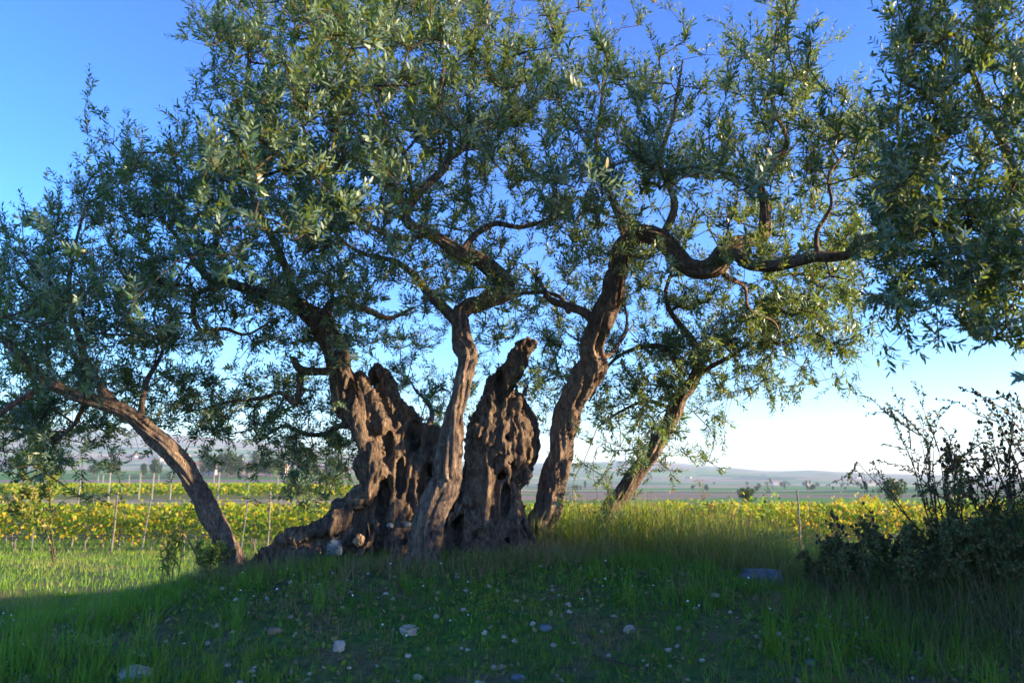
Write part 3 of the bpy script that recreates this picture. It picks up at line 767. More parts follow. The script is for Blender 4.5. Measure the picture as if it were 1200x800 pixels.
# ---- assemble the trees
def fruit_geo(C, r):
    V = []; Q = []; T = []
    seg, rings = 5, (-.6, .1, .7)
    th = np.linspace(0, 2 * np.pi, seg, endpoint=False)
    prof = [.75, 1.0, .6]
    unit = [[math.cos(t) * p, math.sin(t) * p, z * 1.4] for z, p in zip(rings, prof) for t in th] + [[0, 0, 1.45], [0, 0, -1.3]]
    unit = np.array(unit)
    n_ = len(C); V = (C[:, None] + unit[None] * r[:, None, None]).reshape(-1, 3)
    q = [[a * seg + k, a * seg + (k + 1) % seg, (a + 1) * seg + (k + 1) % seg, (a + 1) * seg + k] for a in range(2) for k in range(seg)]
    t = [[10 + k, 10 + (k + 1) % seg, 15] for k in range(seg)] + [[(k + 1) % seg, k, 16] for k in range(seg)]
    o = (np.arange(n_) * 17)[:, None, None]
    return V, (o + np.array(q)[None]).reshape(-1, 4), (o + np.array(t)[None]).reshape(-1, 3)

seed = 10
for ti, t in enumerate(TREES):
    first = t['paths'][0][1][0]
    if ti == T_B: bx, by = P(500, 660, 8.5)[:2]
    else: bx, by = first[0], first[1]
    root = thing('olive_tree', t['label'], 'tree', (bx, by, float(H(bx, by))))
    for kind, pts in t['paths']:
        seed += 1
        big = pts[0][3] > .1
        V, Q, Tt = tube(pts, 64 if big else (20 if pts[0][3] > .05 else 12), 0.015 if big else 0.03, .45 if big else .25, .26, 1.1, seed, .22 if kind == 'trunk' else 0)
        link('trunk' if kind == 'trunk' else 'branch', mk_mesh(kind, V, [Q, Tt], M_BARK, smooth=True), root)
    if ti == T_B:
        link('trunk', body, root)
    e = np.where((tr == ti) & (par >= 0))[0]
    rp = np.where(par[e] < n_skel, rad[e] * 1.15, rad[par[e]])
    V1, Q1 = prisms(node[par[e]], node[e], np.minimum(rp, .03), rad[e], 4)
    s_i = np.where(sh_t == ti)[0]
    p0, _ = shoot_pt(s_i, np.zeros(len(s_i))); p1, _ = shoot_pt(s_i, np.full(len(s_i), .5)); p2, _ = shoot_pt(s_i, np.ones(len(s_i)))
    V2, Q2 = prisms(p0, p1, np.full(len(s_i), .0022), np.full(len(s_i), .0016), 3)
    V3, Q3 = prisms(p1, p2, np.full(len(s_i), .0016), np.full(len(s_i), .0008), 3)
    V = np.vstack([V1, V2, V3]); Q = np.vstack([Q1, Q2 + len(V1), Q3 + len(V1) + len(V2)])
    link('twigs', mk_mesh('twigs', V, [Q], M_TWIG), root, kind='stuff')
    L = LT == ti
    nearm = LB[L][:, 1] < 6.4
    Vs, Fs, rn, o_ = [], [], [], 0
    for hexa, mask in ((True, nearm), (False, ~nearm)):
        bb = LB[L][mask]
        if not len(bb): continue
        w = LL[L][mask] * rng.uniform(.23, .32, len(bb))
        V, a, b, c, k = leaf_geo(bb, LD[L][mask], LN[L][mask], LL[L][mask], w, hexa)
        Fs += [f + o_ for f in ([a] if a is not None else []) + b + ([c] if c is not None else [])]
        Vs.append(V); o_ += len(V)
        clump = 0.5 + 0.35 * vnoise(bb * 1.3, 51)
        rv = np.clip(clump * .6 + rng.random(len(bb)) * .45, 0, .93)
        odd = rng.random(len(bb)) < .018
        rv = np.where(odd, rng.uniform(.955, 1, len(bb)), rv)
        rn.append(np.repeat(rv, k))
    link('foliage', mk_mesh('foliage', np.vstack(Vs), Fs, M_LEAF, np.concatenate(rn)), root, kind='stuff')
    ff = s_i[rng.random(len(s_i)) < .06]
    if len(ff):
        ff = np.concatenate([ff, ff]); c_, _ = shoot_pt(ff, rng.uniform(.2, .7, len(ff)))
        c_ = c_ + rng.normal(0, .01, c_.shape) - np.array([0, 0, .015])
        V, Q, T3 = fruit_geo(c_, rng.uniform(.006, .0085, len(ff)))
        link('olive_fruit', mk_mesh('olive_fruit', V, [Q, T3], M_FRUIT, smooth=True), root, kind='stuff')

# ------------------------------------------------------------------ grass
def blades(x, y, h, w, lean, segs=2, seedv=0, curl=.6, rv=None, z=None):
    n_ = len(x)
    z = H(x, y) - .01 if z is None else z
    az = rng.uniform(0, 2 * np.pi, n_); la = lean * np.abs(rng.normal(0, 1, n_))
    d = np.stack([np.cos(az), np.sin(az), 0 * az], -1)
    fa = rng.uniform(0, 2 * np.pi, n_); sd = np.stack([np.cos(fa), np.sin(fa), 0 * fa], -1)
    base = np.stack([x, y, z], -1)
    rows = []
    for k in range(segs + 1):
        t = k / segs
        c = base + d * (h * la * (t * (1 - curl) + curl * t ** 2))[:, None] + np.array([0, 0, 1.]) * (h * (t - .22 * np.minimum(la, 1.5) * t ** 2))[:, None]
        if k < segs:
            ww = w * (1 - .55 * t)
            rows += [c - sd * ww[:, None] / 2, c + sd * ww[:, None] / 2]
        else: rows.append(c)
    V = np.stack(rows, 1); m_ = V.shape[1]
    o = (np.arange(n_) * m_)[:, None]
    Qs = [o + np.array([[2 * k, 2 * k + 1, 2 * k + 3, 2 * k + 2]]) for k in range(segs - 1)]
    T3 = o + np.array([[2 * segs - 2, 2 * segs - 1, 2 * segs]])
    if rv is None: rv = rng.random(n_)
    return V.reshape(-1, 3), Qs + [T3], np.repeat(rv, m_)

def in_view(x, y, m=.70): return np.abs(x) < m * y + .4

def scatter(n_, x0, x1, y0, y1, dens=None):
    x = rng.uniform(x0, x1, n_); y = rng.uniform(y0, y1, n_)
    k = in_view(x, y)
    if dens is not None: k &= rng.random(n_) < dens(x, y)
    return x[k], y[k]

def patch(x, y, s=1.2, seed=3): return vnoise(np.stack([x * s, y * s, 0 * x], -1), seed)

def join_blades(parts):
    Vs, Fs, R, o = [], [], [], 0
    for V, F, r in parts:
        Vs.append(V); Fs += [f + o for f in F]; R.append(r); o += len(V)
    return np.vstack(Vs), Fs, np.concatenate(R)

# foreground turf: tufts with bare earth between
x, y = scatter(25000, -7, 9, 4.3, 10.8, lambda x, y: np.clip(.92 + .75 * patch(x, y, 1.7) , .22, 1))
tuft = rng.integers(6, 15, len(x)); ti_ = np.repeat(np.arange(len(x)), tuft)
bx = x[ti_] + rng.normal(0, .022, len(ti_)); by = y[ti_] + rng.normal(0, .022, len(ti_))
hh = np.where((bx > 1.5) & (by < 8), .62, .9) * (.05 + .10 * rng.random(len(x)) ** 1.4 * (1.1 + .8 * patch(x, y, .8, 9)))[ti_] * rng.uniform(.5, 1.25, len(ti_))
rv = np.clip((.52 + .38 * patch(x, y, 1.1, 12))[ti_] + rng.normal(0, .14, len(ti_)), 0, .88)
dryp = (patch(x, y, 1.7, 19) > .26)[ti_] & (rng.random(len(ti_)) < .65)
rv = np.where(dryp | (rng.random(len(ti_)) < .10), rng.uniform(.91, 1, len(ti_)), rv)
A = blades(bx, by, hh, .0045 + .002 * rng.random(len(ti_)), .55, 2, rv=rv)
# lit meadow between the tree and the vines
x, y = scatter(95000, -22, 22, 10.5, 31, lambda x, y: np.clip(.8 + .5 * patch(x, y, .8), .1, 1))
B_ = blades(x, y, rng.uniform(.06, .20, len(x)), rng.uniform(.008, .016, len(x)), .6, 2, rv=np.clip(.70 + .22 * patch(x, y, .6, 12) + rng.normal(0, .12, len(x)), 0, .9))
V, Fs, R = join_blades([A, B_])
link('grass', mk_mesh('grass', V, Fs, M_GRASS, R), label='short green grass over the ground in front of the trees and towards the vines', cat='grass', kind='stuff')
print('blades', len(ti_), len(x))

# taller green tufts
x, y = scatter(1500, -4, 6, 5.0, 8.2, lambda x, y: np.clip(.15 + .9 * patch(x, y, .9, 44) + .7 * (y > 6.7), .02, 1))
t_ = np.repeat(np.arange(len(x)), 16)
A = blades(x[t_] + rng.normal(0, .03, len(t_)), y[t_] + rng.normal(0, .03, len(t_)), np.where(y[t_] > 6.6, .55, 1) * rng.uniform(.14, .32, len(t_)), np.full(len(t_), .006), .5, 3, rv=np.clip(rng.normal(.5, .16, len(t_)), 0, .88))
V, Fs, R = join_blades([A])
link('grass_tufts', mk_mesh('grass_tufts', V, Fs, M_GRASS, R), label='longer bright green grass tufts on the slope below the trunks', cat='grass', kind='stuff')

# tall sunlit grass between and behind the stems on the right
def tall_density(x, y): return np.clip(1.1 - np.hypot((x - 2.0) / 2.5, (y - 9.2) / 1.7) ** 2, 0, 1)
x, y = scatter(3200, -.5, 5, 7.7, 12, tall_density)
t_ = np.repeat(np.arange(len(x)), 9)
sc_ = np.clip(.6 + .6 * tall_density(x, y), 0, 1.1)[t_]
A = blades(x[t_] + rng.normal(0, .04, len(t_)), y[t_] + rng.normal(0, .04, len(t_)), rng.uniform(.22, .72, len(t_)) * sc_, np.full(len(t_), .007), .75, 4, rv=np.clip(rng.normal(.50, .2, len(t_)) + .25 * patch(x[t_], y[t_], 1.8, 91), 0, 1))
V, Fs, R = join_blades([A])
link('tall_grass', mk_mesh('tall_grass', V, Fs, M_TALL, R), label='tall yellow green sunlit grass round the leaning stem', cat='grass', kind='stuff')

A_, B_2, HDS = [], [], []
for (px_, py_, d) in [(818, 560, 8.4), (826, 575, 8.5), (810, 585, 8.3), (833, 590, 8.3), (900, 560, 8.0), (1012, 552, 7.6), (1022, 548, 7.5), (1032, 550, 7.5), (1040, 556, 7.6), (745, 590, 8.6), (768, 585, 8.5), (690, 590, 8.6), (860, 590, 8.2), (880, 598, 8.1)]:
    t_p = P(px_, py_, d); b_p = np.array([t_p[0] + random.uniform(-.15, .15), d, float(H(t_p[0], d))])
    mid = (t_p + b_p) / 2 + np.array([random.uniform(-.04, .04), 0, .05])
    A_ += [b_p, mid]; B_2 += [mid, t_p]
    for j in range(14):
        a_ = t_p + (mid - t_p) * random.uniform(0, .45); HDS.append(a_ + np.array([random.uniform(-.05, .05), random.uniform(-.05, .05), random.uniform(-.04, .01)])); A_.append(a_); B_2.append(HDS[-1])
V1, Q1 = prisms(np.array(A_), np.array(B_2), np.full(len(A_), .0018), np.full(len(A_), .0012), 3)
V2, Q2, T2 = fruit_geo(np.array(HDS), np.full(len(HDS), .0065))
link('wild_oats', mk_mesh('wild_oats', np.vstack([V1, V2]), [Q1, Q2 + len(V1), T2 + len(V1)], M_DRY, np.full(len(V1) + len(V2), .8)), label='thin dry wild oat stems with drooping seed heads above the tall grass', cat='dry grass', kind='stuff')

# dry straw at the tree bases and the heap between bowed trunk and root
parts = []
for (px_, py_, d, sx, sy, n_, h0, h1) in [(308, 655, 8.9, .35, .5, 900, .12, .35), (690, 655, 8.2, .5, .3, 500, .12, .35), (560, 665, 7.6, .9, .25, 700, .05, .16), (262, 672, 7.6, .35, .2, 300, .08, .25), (640, 660, 7.6, .25, .15, 260, .1, .3), (930, 715, 6.6, .2, .12, 350, .06, .15), (495, 662, 7.25, .5, .14, 600, .08, .26), (628, 662, 7.4, .4, .14, 500, .1, .3), (270, 668, 7.6, .5, .15, 400, .1, .26), (820, 660, 8.2, .5, .3, 500, .12, .34), (420, 680, 7.6, .6, .2, 400, .05, .15)]:
    c = P(px_, py_, d)
    x = rng.normal(c[0], sx, n_); y = rng.normal(c[1], sy, n_)
    parts.append(blades(x, y, rng.uniform(h0, h1, n_), np.full(n_, .004), 1.1, 3, curl=.3))
V, Fs, R = join_blades(parts)
link('dry_grass', mk_mesh('dry_grass', V, Fs, M_DRY, R), label='straw coloured dry grass heaped round the bases of the trunks', cat='dry grass', kind='stuff')

# vegetation on the bank
n_ = 26000
x = rng.uniform(2.4, 10, n_); y = rng.uniform(5.2, 9.4, n_)
r_ = np.hypot((x - 6.2) / 3.5, (y - 7.2) / 1.85); k = (rng.random(n_) < np.clip(1.12 - r_, 0, 1) * 1.6)
x, y = x[k], y[k]
A = blades(x, y, rng.uniform(.15, .42, len(x)) * np.clip((y - 4.9) / 1.9, .25, 1), np.full(len(x), .008), .8, 3, rv=np.clip(rng.normal(.22, .14, len(x)), 0, .84))
V, Fs, R = join_blades([A])
link('bank_grass', mk_mesh('bank_grass', V, Fs, M_GRASS, R), label='dense dark overgrown grass covering the bank on the right', cat='grass', kind='stuff')
n_ = 9000
x = rng.normal(4.0, .8, n_); y = rng.normal(6.8, .7, n_); k = in_view(x, y, .75); x, y = x[k], y[k]
A = blades(x, y, rng.uniform(.12, .45, len(x)), np.full(len(x), .004), 1.1, 3, rv=np.clip(rng.normal(.3, .25, len(x)), 0, 1))
V, Fs, R = join_blades([A])
link('bramble_stalks', mk_mesh('bramble_stalks', V, Fs, M_DRY, R), label='tangle of brown dead stalks over the left flank of the bank', cat='dead stalks', kind='stuff')

# ------------------------------------------------------------------ weeds, shrubs
def bush(name, label, cat, base, H_, spread, nst, seedv, leafy=1.0, heads=False, leaf=.03, group=None, mat=M_WEED, droop=0.0):
    r_ = random.Random(seedv); g = np.random.default_rng(seedv)
    A, B, ra, rb = [], [], [], []; LBs, LDs, HD = [], [], []
    bz = float(H(base[0], base[1])) if base[2] is None else base[2]
    def grow(p, d, L, r, depth):
        k = 6; q = np.array(p, float); dd = np.array(d, float)
        for i in range(k):
            dd = norm(dd + g.normal(0, .09, 3) + np.array([0, 0, .03 - droop]))
            nq = q + dd * L / k
            A.append(q.copy()); B.append(nq.copy()); ra.append(r * (1 - .8 * i / k)); rb.append(r * (1 - .8 * (i + 1) / k))
            if i > 0 and depth < 2 and r_.random() < .8:
                s = norm(dd + g.normal(0, .55, 3)); grow(nq, s, L * r_.uniform(.25, .5), r * .55, depth + 1)
            for _ in range(int((2 + 3 * (depth > 0)) * leafy)):
                if r_.random() < .8:
                    LBs.append(nq - dd * L / k * r_.random()); LDs.append(norm(dd * .5 + g.normal(0, .6, 3)))
            q = nq
        HD.append(q)
    for s in range(nst):
        a = r_.uniform(0, 6.28); t = r_.uniform(0, spread)
        grow((base[0] + .06 * math.cos(a), base[1] + .06 * math.sin(a), bz - .03), norm(np.array([math.cos(a) * t, math.sin(a) * t, 1.])), H_ * r_.uniform(.65, 1.0), .008 * H_ / .8, 0)
    root = thing(name, label, cat, (base[0], base[1], bz), group)
    V, Q = prisms(np.array(A), np.array(B), np.array(ra), np.array(rb), 3)
    link('stems', mk_mesh('stems', V, [Q], M_TWIG), root, kind='stuff')
    LBs = np.array(LBs); LDs = np.array(LDs); nl = len(LBs)
    ll = g.uniform(.6, 1.3, nl) * leaf
    V, a, b, c, k = leaf_geo(LBs, LDs, norm(g.normal(0, 1, (nl, 3))), ll, ll * .42, leaf < .12)
    link('leaves', mk_mesh('leaves', V, ([a] if a is not None else []) + b + ([c] if c is not None else []), mat, np.repeat(g.random(nl), k)), root, kind='stuff')
    if heads:
        hd = np.array(HD); pick = g.random(len(hd)) < .9
        V, Q, T3 = fruit_geo(hd[pick], g.uniform(.008, .018, pick.sum()))
        link('seed_heads', mk_mesh('seed_heads', V, [Q, T3], M_SEED, smooth=True), root, kind='stuff')
    return root
def gp(px_, d): return ((px_ - 600) / F_PX * d * 1.0, d, None)
bush('weed_shrub', 'upright twiggy reddish shrub, tallest of those on the left part of the bank', 'shrub', gp(1100, 7.1), 1.3, .3, 8, 1, .9, False, .032)
bush('weed_shrub', 'bushier lower weed with small dark heads between the two taller shrubs', 'shrub', gp(1128, 7.3), 1.0, .6, 7, 2, .6, True, .035)
bush('weed_shrub', 'tall stiff thistle like weed with round dark seed heads at the right edge', 'shrub', gp(1190, 6.9), 1.4, .4, 6, 3, .5, True, .035)
bush('weed_shrub', 'thin dark weed cut by the right edge of the picture', 'shrub', gp(1235, 7.0), 1.3, .4, 5, 4, .4, True, .03)
bush('weed_shrub', 'sparse dry weed poking up above the vines at the left end of the bank', 'shrub', gp(985, 7.6), .62, .6, 5, 5, .4, True, .025)
bush('weed_shrub', 'low dry brown weed on the near foot of the bank', 'shrub', gp(1010, 7.0), .45, .9, 8, 6, .5, False, .025)
bush('bramble', 'low rounded bramble on the left flank of the bank, nearest the rock', 'shrub', gp(960, 7.3), .42, 1.3, 16, 21, 1.8, False, .035)
bush('bramble', 'brown green bramble mound in the middle of the bank face', 'shrub', gp(1045, 7.0), .55, 1.3, 18, 22, 1.8, False, .035)
bush('bramble', 'larger dull green bramble heaped on the bank below the tall thistle', 'shrub', gp(1140, 6.7), .55, 1.3, 18, 23, 1.8, False, .035)
bush('sapling', 'pale yellow green suckers sprouting beside the bowed trunk', 'shrub', gp(212, 8.4), .7, .5, 6, 7, .25, False, .04, mat=M_TALL)
bush('sapling', 'little leafy weed growing against the foot of the bowed trunk', 'shrub', gp(252, 7.7), .4, .4, 5, 8, .4, False, .04, mat=M_TALL)
# unseen hedge, added on the right to shade the foreground and bank
HG = [(8.9 + .35 * (i % 2), .4 + .62 * i, 2.5 if i < 8 else (1.75 if i < 11 else 1.25 + .08 * (i % 3))) for i in range(20)]
for k, (x_, y_, h_) in enumerate(HG):
    bush('shade_hedge_bush', 'leafy bush of the unseen hedge added at right to shade the foreground', 'hedge', (x_, y_, None), h_, .6, 11, 40 + k, 1.5, False, .19, 'unseen shading hedge right of the foreground')

# ------------------------------------------------------------------ stones, flowers, sticks
import bmesh
def stone(px_, d, r, sc, mat, label, seedv, z=None, py=None, name='stone'):
    r = r * .78
    bm = bmesh.new(); bmesh.ops.create_icosphere(bm, subdivisions=3, radius=1)
    co_ = np.array([v.co for v in bm.verts])
    f = 1 + .28 * vnoise(co_ * 1.3 + seedv * 5.3, seedv) + .10 * vnoise(co_ * 3.7 + seedv, seedv)
    co_ = np.round(co_ * f[:, None] * 2.3) / 2.3 * .6 + co_ * f[:, None] * .4
    for v, c in zip(bm.verts, co_): v.co = Vector((c[0] * r * sc[0], c[1] * r * sc[1], c[2] * r * sc[2]))
    me = bpy.data.meshes.new('stone'); bm.to_mesh(me); bm.free(); me.materials.append(mat)
    x_ = (px_ - 600) / F_PX * d
    zz = float(H(x_, d)) + r * sc[2] * .45
    if py is not None:
        p = P(px_, py, d); x_, zz = p[0], p[2]
    o = link(name, me, loc=(x_, d, zz - (0 if py is not None else r * sc[2] * .30)), label=label, cat='stone'); o.rotation_euler = (0, 0, seedv)
for a in [
  (407, 5.75, .06, (.9, .8, 1.1), M_STONE, 'upright pinkish stone standing in the foreground grass left of centre', 1),
  (484, 6.0, .085, (1.2, .9, .7), M_STONE, 'pale broad stone in the grass just below the front stem', 2),
  (184, 5.5, .11, (1.3, .9, .6), M_STONE, 'flat wide stone at the lower left in deep shade', 3),
  (732, 6.0, .055, (1.1, .9, .9), M_STONE, 'pale rounded stone in the grass right of centre, nearest the bare earth', 4),
  (706, 6.1, .03, (1, 1, .9), M_STONE, 'tiny light pebble just left of the pale rounded stone', 5),
  (637, 6.0, .05, (1, .9, .8), M_STONEG, 'greyish stone half sunk in grass at the centre foreground', 6),
  (336, 6.0, .055, (1.3, .9, .7), M_STONEB, 'brown low stone in the shaded grass at left', 7),
  (606, 5.4, .055, (1.2, 1, .6), M_STONEG, 'blue grey stone at the bottom edge near the middle', 8),
  (563, 5.3, .05, (1.2, 1, .7), M_STONE, 'whitish stone at the bottom edge, left of the blue grey one', 9),
  (496, 5.45, .035, (1.1, 1, .8), M_STONE, 'small white stone near the bottom edge under the front stem', 10),
  (932, 5.6, .05, (1.3, 1, .6), M_STONEG, 'dull grey stone in the grass at the lower right', 11),
  (914, 5.9, .045, (1, 1, .6), M_STONEB, 'small brown stone on bare earth at the right', 12),
  (828, 6.7, .04, (1, 1, .7), M_STONE, 'small stone in the long grass between centre and bank', 13),
  (270, 6.2, .035, (1, 1, .7), M_STONE, 'small white stone in the dark grass below the bowed trunk', 14),
]: stone(*a)
stone(880, 7.5, .24, (1.2, .8, .75), M_STONEG, 'largest rock, grey and rough, lying at the foot of the bank', 15, name='rock')
stone(392, 7.95, .10, (1, .7, 1.0), M_STONEG, 'blue grey stone wedged on the long root, leftmost of the pair', 16, py=641)
stone(421, 7.98, .085, (1.1, .7, .8), M_STONEB, 'orange brown stone resting on the long root', 17, py=633)
stone(457, 8.05, .05, (1.2, .7, .7), M_STONEG, 'grey stone set high in the hollow of the old trunk, left one', 18, py=615)
stone(477, 8.07, .045, (1.2, .7, .7), M_STONEG, 'grey stone set high in the hollow of the old trunk, right one', 19, py=614)

x, y = scatter(1300, -8, 8, 4.6, 13, lambda x, y: np.clip(.12 + .6 * (patch(x, y, .9, 71) > .1), 0, 1))
zc = H(x, y) + rng.uniform(.03, .10, len(x))
C = np.stack([x, y, zc], -1)
th = np.linspace(0, 2 * np.pi, 6, endpoint=False)
rad_ = rng.uniform(.004, .010, len(x))
nn = norm(rng.normal(0, .5, (len(x), 3)) + np.array([0, -.4, 1])); s1 = norm(np.cross(nn, np.array([[1., .1, 0]]))); s2 = np.cross(nn, s1)
V = C[:, None] + rad_[:, None, None] * (np.cos(th)[None, :, None] * s1[:, None] + np.sin(th)[None, :, None] * s2[:, None])
V = np.concatenate([V, (C - nn * .006)[:, None]], 1)
o = (np.arange(len(x)) * 7)[:, None, None]
T3 = (o + np.array([[k, (k + 1) % 6, 6] for k in range(6)])[None]).reshape(-1, 3)
link('daisies', mk_mesh('daisies', V.reshape(-1, 3), [T3], M_PETAL), label='tiny white daisy heads scattered through the grass', cat='flowers', kind='stuff')
x, y = scatter(330, -5, 5, 4.8, 7.6)
peb = rng.uniform(.008, .024, len(x)); V, Q, T3 = fruit_geo(np.stack([x, y, H(x, y) + peb * .2], -1), peb)
V = V.reshape(-1, 17, 3); cpb = V.mean(1, keepdims=True); V = (cpb + (V - cpb) * rng.uniform(.6, 1.3, (len(x), 17, 1)) * np.array([1.2, 1, .6])).reshape(-1, 3)
link('pebbles', mk_mesh('pebbles', V, [Q, T3], M_STONE), label='small pale pebbles scattered over the shaded turf', cat='pebbles', kind='stuff')
# broad weed leaves low in the grass
x, y = scatter(26000, -6, 8, 4.4, 9.0, lambda x, y: np.clip(.45 + .9 * patch(x, y, 1.5, 81), .02, 1))
n_ = len(x); d = norm(np.stack([rng.normal(0, 1, n_), rng.normal(0, 1, n_), rng.uniform(.3, 1, n_)], -1)); ll = rng.uniform(.018, .055, n_)
V, a, b, c, k = leaf_geo(np.stack([x, y, H(x, y) + rng.uniform(0.005, .045, n_)], -1), d, norm(rng.normal(0, .4, (n_, 3)) + np.array([0, 0, 1])), ll, ll * .55)
rv = np.where(rng.random(n_) < .42, rng.uniform(.92, 1, n_), rng.uniform(.2, .85, n_))
link('ground_leaves', mk_mesh('ground_leaves', V, [a] + b + [c], M_GRASS, np.repeat(rv, 6)), label='small broad weed leaves and fallen leaves among the grass', cat='ground cover', kind='stuff')
def stick(label, pts, seedv, name='stick', mat=None):
    V, Q, T3 = tube(pts, 8, .03, .1, .1, 0, seedv)
    link(name, mk_mesh(name, V, [Q, T3], mat or M_TWIG, smooth=True), label=label, cat='stick')
def gpt(px_, d, h, r): x_ = (px_ - 600) / F_PX * d; return (x_, d, float(H(x_, d)) + h, r)
stick('thin dry stick standing against the long root', [tuple(P(439, 682, 7.85)) + (.008,), tuple(P(437, 650, 7.88)) + (.008,), tuple(P(431, 612, 7.9)) + (.005,)], 3)
stick('yellow bent stalk rising at the foot of the front stem', [tuple(P(496, 660, 7.5)) + (.008,), tuple(P(480, 635, 7.5)) + (.006,), tuple(P(478, 612, 7.5)) + (.004,)], 4, mat=M_STONEB)
stick('pale forked dead stalk left of the bowed trunk', [tuple(P(232, 655, 8.3)) + (.014,), tuple(P(222, 635, 8.3)) + (.012,), tuple(P(206, 615, 8.3)) + (.006,)], 5, mat=M_STONEB)
stick('dark fallen twig lying in the grass at lower right', [gpt(690, 5.6, .03, .008), gpt(720, 5.5, .04, .009), gpt(752, 5.4, .03, .006)], 6)
stick('dark fallen branch on the shaded earth at far right', [gpt(985, 5.9, .04, .012), gpt(1020, 5.9, .05, .014), gpt(1045, 6.1, .07, .008)], 7)

# ------------------------------------------------------------------ vineyard
def vine_leaf_mesh(C, size, g, bias=0.5):
    n_ = len(C)
    nn = norm(g.normal(0, 1, (n_, 3)) + np.array([.5, -.7, .5])); s1 = norm(np.cross(nn, g.normal(0, 1, (n_, 3)))); s2 = np.cross(nn, s1)
    th = np.array([0, .9, 1.9, 3.14, 4.38, 5.38]); rr = np.array([1, .62, .95, .35, .95, .62])
    V = C[:, None] + size[:, None, None] * (np.cos(th) * rr)[None, :, None] * s1[:, None] + size[:, None, None] * (np.sin(th) * rr)[None, :, None] * s2[:, None]
    V[:, 3] += nn * (size * .25)[:, None]
    o = (np.arange(n_) * 6)[:, None]
    F = [o + np.array([[3, 4, 5, 0]]), o + np.array([[3, 0, 1, 2]])]
    return V.reshape(-1, 3), F, np.repeat(np.clip(g.normal(bias, .22, n_), 0, 1), 6)
variants = []
for v in range(6):
    g = np.random.default_rng(100 + v)
    n_ = 190
    C0 = g.normal(0, .36, n_)
    C = np.stack([C0, g.normal(0, .16, n_), g.uniform(.24, 1.0, n_) + .28 * g.random() * (np.abs(C0) < .3) + .28 * g.random(n_) ** 2 + (g.random(n_) < .10) * g.uniform(0, .42, n_)], -1)
    C[:, 2] -= .12 * (np.abs(C[:, 0]) > .45) * g.random(n_)
    V, F, R = vine_leaf_mesh(C, g.uniform(.045, .085, n_), g, [.42, .53, .60, .46, .66, .35][v])
    lm = mk_mesh('vine_leaves', V, F, M_VINE, R)
    pts = [(0, 0, -.05, .035), (.02 * g.normal(), .03, .25, .028), (.06 * g.normal(), 0, .55, .026), (.1 * g.normal(), 0, .72, .03)]
    V, Q, T3 = tube(pts, 8, .05, .2, .3, 2, 60 + v)
    vs, qs, ts = [V], [Q], [T3]; o = len(V)
    for sgn in (1, -1):
        pts = [(0, 0, .66, .02), (.2 * sgn, .02, .72, .017), (.48 * sgn, 0, .74 + .03 * g.normal(), .010)]
        V, Q, T3 = tube(pts, 6, .06, .2, .2, 2, 70 + v)
        vs.append(V); qs.append(Q + o); ts.append(T3 + o); o += len(V)
    tm = mk_mesh('vine_trunk', np.vstack(vs), [np.vstack(qs), np.vstack(ts)], M_POST, smooth=True)
    variants.append((tm, lm))
ROWS = [(24.6, 'front'), (27.2, 'second'), (29.8, 'third')]
for ri, (yr, nm) in enumerate(ROWS):
    half = .68 * yr
    x_ = -half
    while x_ < half:
        x_ += .98 + random.uniform(-.08, .08)
        if ri == 0 and random.random() < .03: continue
        yy = yr + random.uniform(-.08, .08) + .012 * x_
        tm, lm = random.choice(variants)
        g = f'grapevines of the {nm} row'
        root = thing('grapevine', f'grapevine with yellow and green autumn leaves in the {nm} row of the vineyard', 'grapevine', (x_, yy, float(H(x_, yy))), g)
        root.rotation_euler = (0, 0, random.choice([0, math.pi]) + random.uniform(-.1, .1)); s = random.uniform(.82, 1.18); root.scale = (1, 1, s)
        for nme, mm in (('trunk', tm), ('leaves', lm)):
            c = bpy.data.objects.new(nme, mm); COL.objects.link(c); c.parent = root
# rows further back, too many to pick apart
Cs = []
for yr in np.arange(32.4, 47, 2.6):
    n_ = 6200
    x = rng.uniform(-.68 * yr, .68 * yr, n_)
    Cs.append(np.stack([x, yr + .012 * x + rng.normal(0, .18, n_), H(x, np.full(n_, yr)) + rng.uniform(.5, 1.2, n_) + .22 * vnoise(np.stack([x * 1.1, 0 * x + yr, 0 * x], -1), 6)], -1))
Cs = np.vstack(Cs)
V, F, R = vine_leaf_mesh(Cs, rng.uniform(.07, .12, len(Cs)), rng, .50)
R = np.clip(R + np.repeat(.25 * vnoise(Cs * .35, 8), 6), 0, 1)
link('vineyard_rows', mk_mesh('vineyard_rows', V, F, M_VINE, R), label='leafy vine rows of the vineyard running on behind the first three', cat='vineyard', kind='stuff')

def box_mesh(name, sx, sy, sz, mat, bevel=.006):
    bm = bmesh.new(); bmesh.ops.create_cube(bm, size=1)
    for v in bm.verts: v.co = Vector((v.co.x * sx, v.co.y * sy, (v.co.z + .5) * sz))
    if bevel: bmesh.ops.bevel(bm, geom=bm.edges[:], offset=bevel, segments=1, affect='EDGES')
    me = bpy.data.meshes.new(name); bm.to_mesh(me); bm.free(); me.materials.append(mat); return me
def post_mesh(r, h, mat, seedv):
    V, Q, T3 = tube([(0, 0, -.3, r), (.008, 0, h * .5, r * .97), (0, 0.005, h, r * .9)], 10, .12, .08, .06, 0, seedv)
    return mk_mesh('post', V, [Q, T3], mat, smooth=True)
pm_w = post_mesh(.035, 1.75, M_POST, 3); pm_m = box_mesh('post', .03, .03, 1.5, M_METAL)
def place(name, me, x_, y_, label, cat, group=None, tilt=0, dz=0):
    o = link(name, me, loc=(x_, y_, float(H(x_, y_)) + dz), label=label, cat=cat, group=group); o.rotation_euler = (random.uniform(-.02, .02), tilt, random.uniform(0, .3)); return o
